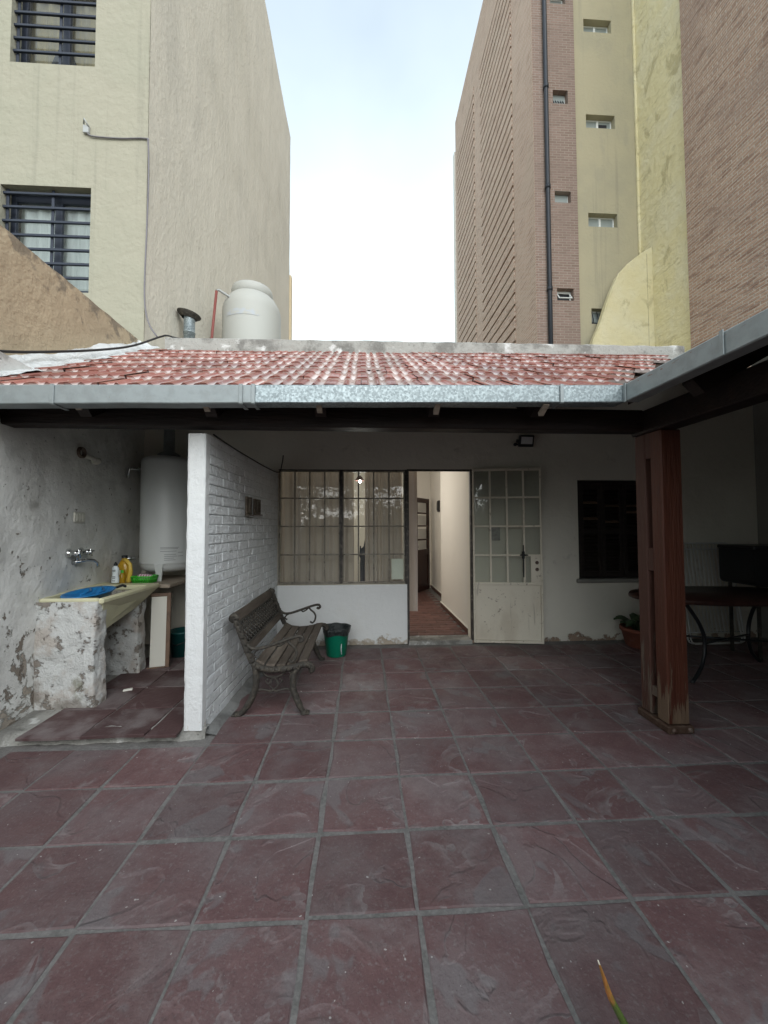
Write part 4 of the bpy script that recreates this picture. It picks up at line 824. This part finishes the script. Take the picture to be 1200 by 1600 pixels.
# shelf and water heater
sf = thing('wooden_shelf', 'thick grey wooden shelf under white water heater', 'shelf', (-2.2, 4.4, .85))
part('plank', MB().cbox(-2.69, -1.975, 4.075, 4.60, .845, .885, .006), MT['plank'], sf)
part('plank', MB().cbox(-2.69, -1.96, 4.604, 4.845, .845, .884, .006), MT['plank'], sf)
part('leg', MB().cbox(-2.06, -2.0, 4.72, 4.79, .066, .844, .005), MT['plank'], sf)
wh_ = thing('water_heater', 'tall white cylindrical water heater standing in laundry corner', 'water heater', (-2.235, 4.545, .887))
hc = (-2.235, 4.545, 0)
part('tank', MB().lathe([(0, .965), (.18, .975), (.245, 1.0), (.268, 1.045), (.270, 1.07), (.273, 1.072), (.273, 1.08), (.272, 1.09), (.272, 2.19), (.266, 2.225), (.23, 2.255), (.12, 2.275), (0, 2.28)], hc, 48), MT['heater'], wh_)
for a in (-80, 40, 160):
    r = math.radians(a); c = Vector((hc[0]+.235*math.cos(r), hc[1]+.235*math.sin(r), 0)); t = Vector((-math.sin(r), math.cos(r), 0)); nrm = Vector((math.cos(r), math.sin(r), 0))
    q = [c+t*s*w_+nrm*d+Vector((0, 0, z)) for z, w_ in ((.887, .022), (1.075, .042)) for s in (-1, 1) for d in (.015, .052 if z > 1 else .03)]
    part('leg', MB().add(q, [(0, 1, 3, 2), (4, 6, 7, 5), (0, 4, 5, 1), (2, 3, 7, 6), (0, 2, 6, 4), (1, 5, 7, 3)]), MT['heater'], wh_)
pb = MB()
for z, a0, a1 in ((1.245, -78, -40), (1.232, -78, -42), (1.205, -78, -45), (1.17, -70, -46), (1.15, -70, -44), (1.13, -70, -50), (1.11, -70, -47), (1.19, -42, -30), (1.15, -42, -30)):
    n = 6; vs_ = []
    for i in range(n+1):
        r = math.radians(a0+(a1-a0)*i/n)
        for dz in (0, .004): vs_.append(Vector((hc[0]+.2745*math.cos(r), hc[1]+.2745*math.sin(r), z+dz)))
    pb.add(vs_, [(2*i, 2*i+2, 2*i+3, 2*i+1) for i in range(n)])
part('printed_label', pb, MT['print'], wh_)
part('valve', MB().tube([(-2.50, 4.40, 1.13), (-2.56, 4.36, 1.13), (-2.58, 4.35, 1.09)], .016, 8).tube([(-2.46, 4.5, 2.12), (-2.60, 4.42, 2.12), (-2.61, 4.41, 2.02)], .018, 8), MT['chrome'], wh_)
part('flue', MB().lathe([(.11, 2.26), (.12, 2.30), (.06, 2.34), (.055, 2.62)], hc, 16), MT['galv_dull'], wh_)
# bottles, basket
zr_ = ZB+.012
bl = thing('soap_bottle', 'white dish soap bottle with black cap at edge of sink', 'bottle', (-2.46, 4.0, zr_))
part('body', MB().lathe([(0, 0), (.034, 0), (.036, .01), (.035, .05), (.028, .085), (.033, .12), (.032, .145), (.016, .165), (.014, .17)], (-2.46, 3.99, zr_), 18, sy=.7), MT['soap'], bl)
part('cap', MB().lathe([(.016, .17), (.017, .172), (.016, .19), (.008, .195), (.007, .207), (0, .208)], (-2.46, 3.99, zr_), 12), MT['black_plastic'], bl)
lp = MB()
for z, w_ in ((.125, .034), (.115, .030), (.06, .03), (.045, .026), (.02, .03)): lp.box(-2.46-w_/2, -2.46+w_/2, 3.9615, 3.9625, zr_+z, zr_+z+.006)
part('print', lp, MT['print'], bl)
jg = thing('detergent_jug', 'amber detergent jug with yellow looped handle beside water heater', 'jug', (-2.47, 4.22, .886))
zj = .886
part('body', MB().lathe([(0, 0), (.068, .0), (.072, .015), (.072, .13), (.060, .19), (.036, .235), (.024, .25), (.024, .265)], (-2.50, 4.20, zj), 20, sy=.75), MT['yellow_liquid'], jg)
part('cap', MB().lathe([(.027, .262), (.027, .288), (0, .29)], (-2.50, 4.20, zj), 14), MT['black_plastic'], jg)
part('handle', MB().tube([(-2.49, 4.17, zj+.245), (-2.455, 4.155, zj+.243), (-2.415, 4.15, zj+.20), (-2.405, 4.15, zj+.13), (-2.425, 4.15, zj+.03), (-2.44, 4.16, zj+.01)], [.014, .017, .019, .019, .026, .022], 10), MT['yellow_handle'], jg)
part('label', MB().cbox(-2.535, -2.475, 4.140, 4.1445, zj+.05, zj+.14, .001), MT['paper'], jg)
sb = thing('small_bottle', 'short amber bottle with green cap between soap and jug', 'bottle', (-2.455, 4.11, .886))
part('body', MB().lathe([(0, 0), (.026, 0), (.027, .01), (.027, .09), (.014, .115), (.012, .12)], (-2.455, 4.09, zj), 14), MT['yellow_liquid'], sb)
part('cap', MB().lathe([(.014, .118), (.014, .145), (0, .146)], (-2.455, 4.09, zj), 10), MT['basket'], sb)
bk = thing('plastic_basket', 'bright green slotted plastic basket on shelf by heater', 'basket', (-2.25, 4.2, .886))
def bx(x, y, t, z): return (-2.285 + x*(.082+.015*t), 4.19+y*(.06+.012*t), zj+z*.9)
bm = MB()
for z, t in ((.006, 0), (.045, .6), (.078, 1)):
    p = [bx(-1, -1, t, z), bx(1, -1, t, z), bx(1, 1, t, z), bx(-1, 1, t, z), bx(-1, -1, t, z)]
    for a, b in zip(p[:-1], p[1:]): bm.tube([a, b], .0075 if z > .06 else .006, 5)
for s in (-1, 1):
    for i in range(9): bm.tube([bx(-1+i/4, s, 0, 0), bx(-1+i/4, s, 1, .078)], .006, 4)
    for i in range(7): bm.tube([bx(s, -1+i/3, 0, 0), bx(s, -1+i/3, 1, .078)], .006, 4)
part('slotted_wall', bm, MT['basket'], bk)
part('base', MB().box(-2.36, -2.21, 4.13, 4.25, zj+.002, zj+.007), MT['basket'], bk)
solo('sponge_packet', MB().cbox(-.065, .065, -.04, .04, 0, .055, .012, Matrix.Translation((-2.285, 4.19, zj+.035)) @ Matrix.Rotation(.25, 4, 'Z') @ Matrix.Rotation(.12, 4, 'Y')), MT['packet'], 'pink and white packet lying in green basket', 'packet', (-2.27, 4.19, zj+.045))
fp = thing('framed_panel', 'narrow off white panel with brown frame leaning under shelf', 'panel', (-2.05, 3.98, .066))
MP = Matrix.Translation((-2.125, 3.985, .068)) @ Matrix.Rotation(math.radians(14), 4, 'Z') @ Matrix.Rotation(math.radians(-3), 4, 'X')
part('board', MB().cbox(.012, .150, -.006, .006, .012, .700, .002, MP), MT['panel_white'], fp)
part('frame', MB().cbox(.151, .188, -.014, .014, 0, .735, .004, MP).cbox(0, .150, -.012, .012, .701, .735, .004, MP).cbox(-.01, .150, -.012, .012, -.004, .011, .003, MP), MT['panel_frame'], fp)
tb_ = thing('teal_bucket', 'dark teal plastic bucket half hidden under laundry shelf', 'bucket', (-2.0, 4.4, .066))
part('body', MB().lathe([(0, .0), (.10, 0), (.135, .25), (.145, .255), (.145, .27), (.125, .27), (.092, .02), (0, .02)], (-1.99, 4.40, .068), 24), MT['teal_plastic'], tb_)
part('handle', MB().tube([(-2.13, 4.40, .32), (-2.09, 4.30, .24), (-1.99, 4.25, .21), (-1.89, 4.30, .24), (-1.85, 4.40, .32)], .005, 6), MT['black_plastic'], tb_)

# ------------------------------------------------------------------ bench
bn = thing('park_bench', 'cast iron bench with wooden slats and lattice back beside white brick wall', 'bench', (-.7, 3.74, 0))
def arc(pts, n=5):        # smooth curve through points
    P = [Vector(p) for p in pts]; out = []
    for i in range(len(P)-1):
        p0, p1, p2, p3 = P[max(i-1, 0)], P[i], P[i+1], P[min(i+2, len(P)-1)]
        for k in range(n):
            t = k/n; out.append(.5*((2*p1)+(p2-p0)*t+(2*p0-5*p1+4*p2-p3)*t*t+(3*p1-p0-3*p2+p3)*t*t*t))
    out.append(P[-1]); return out
def spiral(cx, cz, r, a0, turns, y, n=14): return [Vector((cx+r*(1-.75*i/n)*math.cos(a0+turns*6.283*i/n), y, cz+r*(1-.75*i/n)*math.sin(a0+turns*6.283*i/n))) for i in range(n+1)]
for y in (3.115, 4.345):
    Y = lambda pts: [(p[0], y, p[1]) for p in pts]
    yv = (0, 1, 0)
    bar = dict(n=8, flat=1.25, side=yv)
    back = arc(Y([(-1.035, .775), (-1.005, .745), (-.955, .62), (-.905, .49), (-.865, .40)]))
    seat = arc(Y([(-.865, .40), (-.80, .362), (-.70, .345), (-.58, .355), (-.48, .378), (-.425, .375), (-.40, .345), (-.425, .325)]))
    rl = arc(Y([(-.85, .385), (-.838, .30), (-.845, .20), (-.885, .10), (-.945, .022), (-.985, .004)]))
    fl_ = arc(Y([(-.505, .365), (-.545, .30), (-.55, .20), (-.515, .10), (-.475, .022), (-.455, .004)]))
    fm = MB().tube(back, [.030]+[.024]*(len(back)-1), **bar).tube(seat, [.024]*(len(seat)-3)+[.022, .02, .014], **bar)
    fm.lathe([(.0, -.022), (.036, -.02), (.040, 0), (.036, .02), (0, .022)], (-1.012, y, .752), 14, M=R90)
    for k in range(9):      # cast leaf relief along the frame
        p = back[2+k*2] if 2+k*2 < len(back) else back[-1]; q = back[min(3+k*2, len(back)-1)]
        for s in (-1, 1): fm.tube([p+Vector((0, s*.024, 0)), (p+q)/2+Vector((.012, s*.034, .004)), q+Vector((.016, s*.022, 0))], [.004, .009, .003], 5)
    for k in range(14):
        p = seat[min(2+k*2, len(seat)-1)]
        for s in (-1, 1): fm.tube([p+Vector((-.012, s*.024, -.014)), p+Vector((0, s*.034, .002)), p+Vector((.014, s*.024, .014))], [.004, .009, .003], 5)
    part('end_frame', fm, MT['iron'], bn)
    for L in (rl, fl_):
        rr_ = [.026+.0*i for i in range(len(L))]; rr_[-1] = .030; rr_[-2] = .029; rr_[-8:-3] = [.021]*5
        part('leg', MB().tube(L, rr_, **bar).cbox(L[-1].x-.032, L[-1].x+.032, y-.03, y+.03, 0, .016, .004), MT['iron'], bn)
    ar = arc(Y([(-.925, .555), (-.87, .515), (-.80, .515), (-.70, .545), (-.58, .585), (-.50, .603), (-.475, .580), (-.495, .562), (-.51, .575)]))
    am = MB().tube(ar, [.013]*(len(ar)-4)+[.014]*4, 8, flat=1.3, side=yv)
    am.tube(arc(Y([(-.60, .575), (-.575, .545), (-.545, .52), (-.525, .48), (-.535, .43), (-.56, .405), (-.585, .42)])), .010, 7, flat=1.3, side=yv)
    am.tube(arc(Y([(-.60, .575), (-.63, .545), (-.665, .53), (-.68, .545)])), .008, 6).tube(arc(Y([(-.80, .515), (-.845, .49), (-.86, .46), (-.835, .445)])), .008, 6)
    part('armrest', am, MT['iron'], bn)
    st = MB().tube(arc(Y([(-.855, .165), (-.80, .195), (-.72, .18), (-.70, .195), (-.68, .18), (-.60, .195), (-.54, .165)])), .009, 7)
    st.tube(arc(Y([(-.70, .19), (-.735, .235), (-.70, .285), (-.665, .235), (-.70, .19)])), .007, 6).tube(arc(Y([(-.70, .285), (-.76, .30), (-.79, .335), (-.83, .33)])), .008, 6).tube(arc(Y([(-.70, .285), (-.65, .30), (-.60, .335), (-.565, .31), (-.58, .28)])), .008, 6)
    for sgn in (-1, 1): st.tube(spiral(-.70+sgn*.045, .262, .03, 0 if sgn < 0 else math.pi, .8*sgn, y), .006, 5)
    part('scroll_brace', st, MT['iron'], bn)
tz = lambda t: (-.868 - (t-.40)*.45)     # x of back plane at height t
for i, (x, z, tl) in enumerate([(-.815, .392, -28), (-.735, .369, -8), (-.650, .365, 3), (-.565, .377, 10), (-.478, .397, 6)]):
    M = Matrix.Translation((x, 3.73, z)) @ Matrix.Rotation(math.radians(-tl), 4, 'Y') @ Matrix.Rotation(random.uniform(-.004, .004), 4, 'Z')
    part('seat_slat', MB().cbox(-.036, .036, -.595, .595, -.010, .012, .004, M), MT['slat'], bn)
bkM = Matrix.Translation((-.868, 3.73, .40)) @ Matrix.Rotation(-math.atan(.45), 4, 'Y')   # local z runs up the back
part('back_rail', MB().cbox(-.012, .012, -.595, .595, .335, .415, .005, bkM), MT['slat'], bn)
part('back_rail', MB().cbox(-.012, .012, -.595, .595, .075, .135, .005, bkM), MT['slat'], bn)
la = MB()
H0, H1, HW = .14, .33, .575
for k in range(-4, 19):
    for s in (-1, 1):
        y0 = -HW + k*.066; y1 = y0 + (H1-H0)
        a, b = max(y0, -HW), min(y1, HW)
        if b-a < .01: continue
        za, zb = H0+(a-y0), H0+(b-y0)
        if s > 0: la.tube([bkM @ Vector((0, a, za)), bkM @ Vector((.004, b, zb))], .008, 5)
        else: la.tube([bkM @ Vector((.004, -a, za)), bkM @ Vector((0, -b, zb))], .008, 5)
la.cbox(-.010, .010, -HW-.02, HW+.02, H0-.005, H0+.012, .002, bkM).cbox(-.010, .010, -HW-.02, HW+.02, H1-.012, H1+.004, .002, bkM)
part('lattice', la, MT['iron'], bn)

# ------------------------------------------------------------------ bucket, wall things
gb = thing('green_bucket', 'green plastic bucket with black bag folded over rim beside bench', 'bucket', (-.30, 4.49, 0))
gc = (-.305, 4.49, .001)
part('body', MB().lathe([(0, .0), (.105, 0), (.112, .008), (.148, .30), (.152, .305)], gc, 32), MT['green_plastic'], gb)
def bagf(u, v):
    a = u*2*math.pi; pr = [(.149, .245), (.157, .285), (.162, .318), (.152, .325), (.140, .30), (.125, .18), (.09, .05)]
    r, z = pr[round(v*6)]; w_ = 1+.03*math.sin(a*5+v*3)+.02*math.sin(a*11)
    return Vector((gc[0]+r*w_*math.cos(a) if v < .5 else gc[0]+r*math.cos(a), gc[1]+r*(w_ if v < .5 else 1)*math.sin(a), gc[2]+z+(.010*math.sin(a*4+1) if v < .4 else .006*math.sin(a*3))))
part('bag_rim', MB().grid(bagf, 48, 6), MT['bag'], gb)
part('paint_drip', MB().tube([(gc[0]+.065, gc[1]-.122, .16), (gc[0]+.060, gc[1]-.115, .10), (gc[0]+.065, gc[1]-.107, .04)], [.003, .005, .007], 6), MT['soap'], gb)
def plq(y, w_, h, zc, shape, label):
    Mx = MBk @ Matrix.Translation((.002, (y-2.8), zc))
    t = thing('wall_plaque', label, 'plaque', MBk @ Vector((.002, y-2.8, zc)), 'plaques on the white brick wall')
    part('board', MB().cbox(.003, .022, -w_/2, w_/2, -h/2, h/2, .004, Mx), MT['plaque'], t)
    poly = [(-.03, -h*.36), (.03, -h*.36), (.026, 0), (.012, h*.12), (.010, h*.34), (-.010, h*.34), (-.012, h*.12), (-.026, 0)] if shape == 0 else [(-.055, -h*.36), (.055, -h*.36), (.042, -.0), (.02, h*.26), (0, h*.36), (-.02, h*.26), (-.042, 0)]
    part('relief', (lambda m_: m_.add([Mx @ v for v in MB().prism(poly, .012, 'x', .0222).v], MB().prism(poly, .012, 'x', .0222).f))(MB()), MT['slat'], t)
    part('ledge', MB().cbox(.003, .040, -w_/2-.005, w_/2+.005, -h/2-.012, -h/2-.001, .003, Mx), MT['plaque'], t)
plq(3.69, .15, .165, 1.67, 0, 'nearer dark plaque with slim bottle shape on white brick wall')
plq(3.945, .20, .150, 1.672, 1, 'farther wider dark plaque with tapered figure on white brick wall')
fl2 = thing('floodlight', 'small black floodlight fixed high on wall above open door', 'lamp', (2.085, 4.80, 2.58))
MF = Matrix.Translation((2.085, 4.775, 2.555)) @ Matrix.Rotation(math.radians(16), 4, 'X')
part('housing', MB().cbox(-.095, .095, -.022, .022, -.073, .073, .006, MF).cbox(-.07, .07, .022, .035, -.05, .05, .004, MF), MT['black_plastic'], fl2)
part('lens', MB().cbox(-.074, .074, -.026, -.0225, -.036, .054, .001, MF), MT['lamp_glass'], fl2)
part('bracket', MB().cbox(-.11, -.098, -.006, .05, -.02, .02, .003, MF).cbox(-.05, .05, .045, .065, -.012, .012, .003, MF), MT['black_plastic'], fl2)
part('sensor', MB().lathe([(0, -.024), (.02, -.014), (.024, 0), (.02, .014), (0, .024)], (1.955, 4.81, 2.518), 12).cbox(1.975, 1.992, 4.80, 4.82, 2.51, 2.525, .002), MT['black_plastic'], fl2)

# ------------------------------------------------------------------ dark gallery corner
def pot(c, label):
    t = thing('planter', label, 'planter', c)
    part('pot', MB().lathe([(0, 0), (.15, 0), (.17, .02), (.215, .19), (.232, .195), (.232, .235), (.208, .235), (.20, .19), (0, .19)], c, 26), MT['terracotta'], t)
    rr = random.Random(4)
    for i in range(16):
        a = i*2.4; L = rr.uniform(.16, .30); up = rr.uniform(.08, .22); wdt = rr.uniform(.05, .085)
        def fn(u, v, a=a, L=L, up=up, wdt=wdt):
            r = .04+L*v; z = .20+up*math.sin(v*2.2)*1.0; s = (u-.5)*2*wdt*math.sin(math.pi*min(1, v*.92+.08))**.7
            return Vector((c[0]+r*math.cos(a)-s*math.sin(a), c[1]+r*math.sin(a)+s*math.cos(a), c[2]+z-abs(u-.5)*.05))
        part('leaf', MB().grid(fn, 4, 7), MT['leaf_dark'], t)
pot((3.38, 4.55, .002), 'low terracotta pot of broad dark leaves under shuttered window')
dr = thing('folding_frame', 'white tubular frame with thin bars leaning in dark gallery corner', 'frame', (4.36, 4.7, 0))
MDr = Matrix.Translation((4.02, 4.60, .012)) @ Matrix.Rotation(math.radians(-8), 4, 'X')
def ring(w_, h, off, r):
    pts = [(0, off, .05), (0, off, h-.05), (.02, off, h-.015), (.05, off, h), (w_-.05, off, h), (w_-.015, off, h-.02), (w_, off, h-.05), (w_, off, .05), (w_-.015, off, .015), (w_-.05, off, 0), (.05, off, 0), (.015, off, .015), (0, off, .05)]
    return MB().tube([MDr @ Vector(p) for p in pts], r, 7, cap=False)
part('tube_frame', ring(.74, 1.24, 0, .011), MT['white_tube'], dr)
part('tube_frame', ring(.66, 1.16, -.045, .009), MT['white_tube'], dr)
for i in range(14): part('bar', MB().tube([MDr @ Vector((.045+i*.05, 0, .13)), MDr @ Vector((.045+i*.05, 0, 1.235))], .0062, 5), MT['white_tube'], dr)
part('cross_bar', MB().tube([MDr @ Vector((.0, 0, .13)), MDr @ Vector((.74, 0, .13))], .007, 6), MT['white_tube'], dr)
tt = thing('oval_table', 'dark oval table on curved iron legs behind wooden post', 'table', (3.55, 3.72, 0))
part('table_top', MB().lathe([(0, .735), (.93, .735), (.955, .745), (.96, .765), (.95, .785), (0, .787)], (3.66, 3.74, 0), 48, sy=.46), MT['dark_wood'], tt)
for sx in (-1, 1):
    for sy in (-1, 1):
        p = arc([(3.66+sx*.62, 3.72+sy*.22, .737), (3.66+sx*.44, 3.72+sy*.17, .52), (3.66+sx*.36, 3.72+sy*.13, .33), (3.66+sx*.43, 3.72+sy*.17, .14), (3.66+sx*.60, 3.72+sy*.24, .0)])
        part('leg', MB().tube(p, .017, 8), MT['black_plastic'], tt)
part('brace', MB().tube([(3.30, 3.85, .33), (4.02, 3.59, .33)], .011, 6).tube([(3.30, 3.59, .33), (4.02, 3.85, .33)], .011, 6), MT['black_plastic'], tt)
gr = thing('barbecue', 'black boxy barbecue with rounded lower corners in dark gallery corner', 'barbecue', (4.67, 4.18, 0))
def rbox(x0, x1, z0, z1, r):
    pts = [(x0, z1), (x0, z0+r)] + [(x0+r-r*math.cos(a*math.pi/8), z0+r-r*math.sin(a*math.pi/8)) for a in range(1, 4)] + [(x0+r, z0), (x1-r, z0)] + [(x1-r+r*math.sin(a*math.pi/8), z0+r-r*math.cos(a*math.pi/8)) for a in range(1, 4)] + [(x1, z0+r), (x1, z1)]
    return pts
part('fire_box', MB().prism(rbox(4.25, 5.10, .80, 1.20, .07), .42, 'y', 3.97), MT['black_plastic'], gr)
part('lid', MB().cbox(4.235, 5.115, 3.955, 4.405, 1.202, 1.245, .012), MT['black_plastic'], gr)
part('handle', MB().tube([(4.45, 3.965, 1.05), (4.45, 3.93, 1.06), (4.95, 3.93, 1.06), (4.95, 3.965, 1.05)], .010, 6), MT['iron'], gr)
for x in (4.33, 5.02):
    for y in (4.02, 4.34): part('leg', MB().tube([(x, y, .002), (x, y, .81)], .018, 7), MT['iron'], gr)

# ------------------------------------------------------------------ roof things and cables
wt = thing('water_tank', 'pale plastic water tank with round neck on flat roof', 'tank', (-1.955, 6.8, 3.5))
tc = (-1.955, 6.8, 0)
part('body', MB().lathe([(0, 4.16), (.48, 4.16), (.49, 4.2), (.492, 5.20), (.485, 5.27), (.455, 5.35), (.40, 5.44), (.36, 5.48), (.352, 5.485)], tc, 40), MT['tank'], wt)
part('lid', MB().lathe([(.345, 5.486), (.35, 5.49), (.35, 5.60), (.335, 5.645), (.29, 5.668), (.15, 5.68), (0, 5.682)], tc, 32), MT['tank'], wt)
part('stand', MB().cbox(-2.5, -1.4, 6.3, 7.3, 3.5, 4.155, .01), MT['concrete'], wt)
pv = []
for i in range(13):
    r = math.radians(-128+i*5.5)
    for z in (4.97, 5.07): pv.append(Vector((tc[0]+.4955*math.cos(r), tc[1]+.4955*math.sin(r), z)))
part('faded_print', MB().add(pv, [(2*i, 2*i+2, 2*i+3, 2*i+1) for i in range(12)], True), MT['tank_print'], wt)
sv = thing('supply_pipe', 'thin red riser and grey pipe feeding rooftop water tank', 'pipe', (-2.42, 6.3, 3.5))
part('riser', MB().tube([(-2.50, 6.3, 3.5), (-2.46, 6.3, 4.5), (-2.39, 6.3, 5.33)], .022, 8), MT['red_pipe'], sv)
part('inlet', MB().tube([(-2.39, 6.3, 5.34), (-2.36, 6.32, 5.36), (-2.22, 6.42, 5.31), (-2.10, 6.50, 5.27), (-2.08, 6.6, 5.25)], .02, 8), MT['grey_pipe'], sv)
vp = thing('vent_pipe', 'short galvanized vent pipe with tilted cowl on flat roof', 'vent', (-2.59, 5.8, 3.5))
part('pipe', MB().lathe([(.078, 3.5), (.078, 4.36), (.084, 4.362), (.084, 4.375), (.078, 4.377), (.078, 4.62)], (-2.59, 5.8, 0), 20), MT['galv'], vp)
MV = Matrix.Rotation(math.radians(11), 4, 'Y')
part('cowl', MB().lathe([(.095, -.05), (.165, .01), (.168, .02), (.155, .025), (.06, .05), (0, .055)], (-2.60, 5.8, 4.635), 20, M=MV).lathe([(.16, .012), (0, .03)], (-2.60, 5.8, 4.635), 20, M=MV), MT['iron'], vp)
cb_ = MB().tube(arc([(-3.2, 2.2, 2.62), (-2.70, 2.75, 2.70), (-2.60, 3.4, 2.98), (-2.53, 4.2, 3.40), (-2.49, 4.78, 3.80), (-2.44, 4.86, 3.86), (-2.36, 4.86, 3.84), (-2.28, 4.88, 3.83)], 6), .011, 6)
solo('roof_cable', cb_, MT['black_cable'], 'black cable running up tiled roof beside white flashing', 'cable', (-2.6, 3.4, 2.9))
cw = thing('facade_cable', 'thin grey cable and bracket on corner of pale apartment block', 'cable', (-3.2, 4.94, 6.4))
part('wire', MB().tube(arc([(-3.52, 4.925, 6.56), (-3.50, 4.925, 6.49), (-3.42, 4.932, 6.465), (-3.1, 4.935, 6.46), (-2.80, 4.935, 6.475), (-2.755, 4.93, 6.40), (-2.745, 4.935, 5.9), (-2.755, 4.935, 5.2), (-2.765, 4.935, 4.4), (-2.70, 4.92, 4.05), (-2.58, 4.90, 3.86)], 5), .010, 6), MT['grey_cable'], cw)
part('bracket', MB().cbox(-3.56, -3.49, 4.915, 4.949, 6.50, 6.60, .004).tube([(-3.55, 4.92, 6.61), (-3.52, 4.88, 6.64), (-3.49, 4.92, 6.58)], .010, 6), MT['grey_pipe'], cw)

pc = [MBk @ Vector(p) for p in ((.012, .10, 2.155), (.014, .5, 2.135), (.013, 1.0, 2.125), (.014, 1.5, 2.12), (.02, 1.98, 2.14), (.05, 2.02, 2.26), (.06, 2.03, 2.36))]
solo('wall_cable', MB().tube(arc(pc, 4), .006, 6), MT['black_cable'], 'thin black cable along top of white brick partition', 'cable', MBk @ Vector((.012, 1.0, 2.12)))
# small stone on the laundry floor
solo('broken_tile_piece', MB().cbox(-.035, .035, -.02, .02, 0, .012, .004, Matrix.Translation((-2.02, 3.48, .066)) @ Matrix.Rotation(.4, 4, 'Z')), MT['panel_white'], 'small white broken chip on laundry floor by sink support', 'chip', (-2.02, 3.48, .066))

# plant blade close to the viewer
bp_ = thing('potted_plant', 'pointed green leaf blade with orange tip close in front', 'plant', (.66, .80, 0))
part('pot', MB().lathe([(0, 0), (.085, 0), (.12, .18), (.128, .18), (.128, .205), (.112, .205), (.10, .17), (0, .17)], (.66, .80, .004), 20), MT['terracotta'], bp_)
for L, hgt in (([(.64, .80, .16), (.60, .80, .30), (.553, .80, .41), (.534, .80, .45), (.508, .80, .50), (.496, .80, .535), (.482, .80, .577)], 0), ([(.68, .80, .16), (.70, .78, .26), (.74, .76, .33)], 1), ([(.66, .82, .16), (.64, .85, .25), (.60, .88, .31)], 1), ([(.67, .78, .16), (.72, .74, .24), (.80, .70, .27)], 1)):
    a = arc(L, 5); n = len(a)
    part('leaf', MB().tube(a, [max(.0012, .0105*min(1, ((n-1-i)/(n-1))**.6*1.35)) for i in range(n)], 8, flat=.6), MT['blade'], bp_)
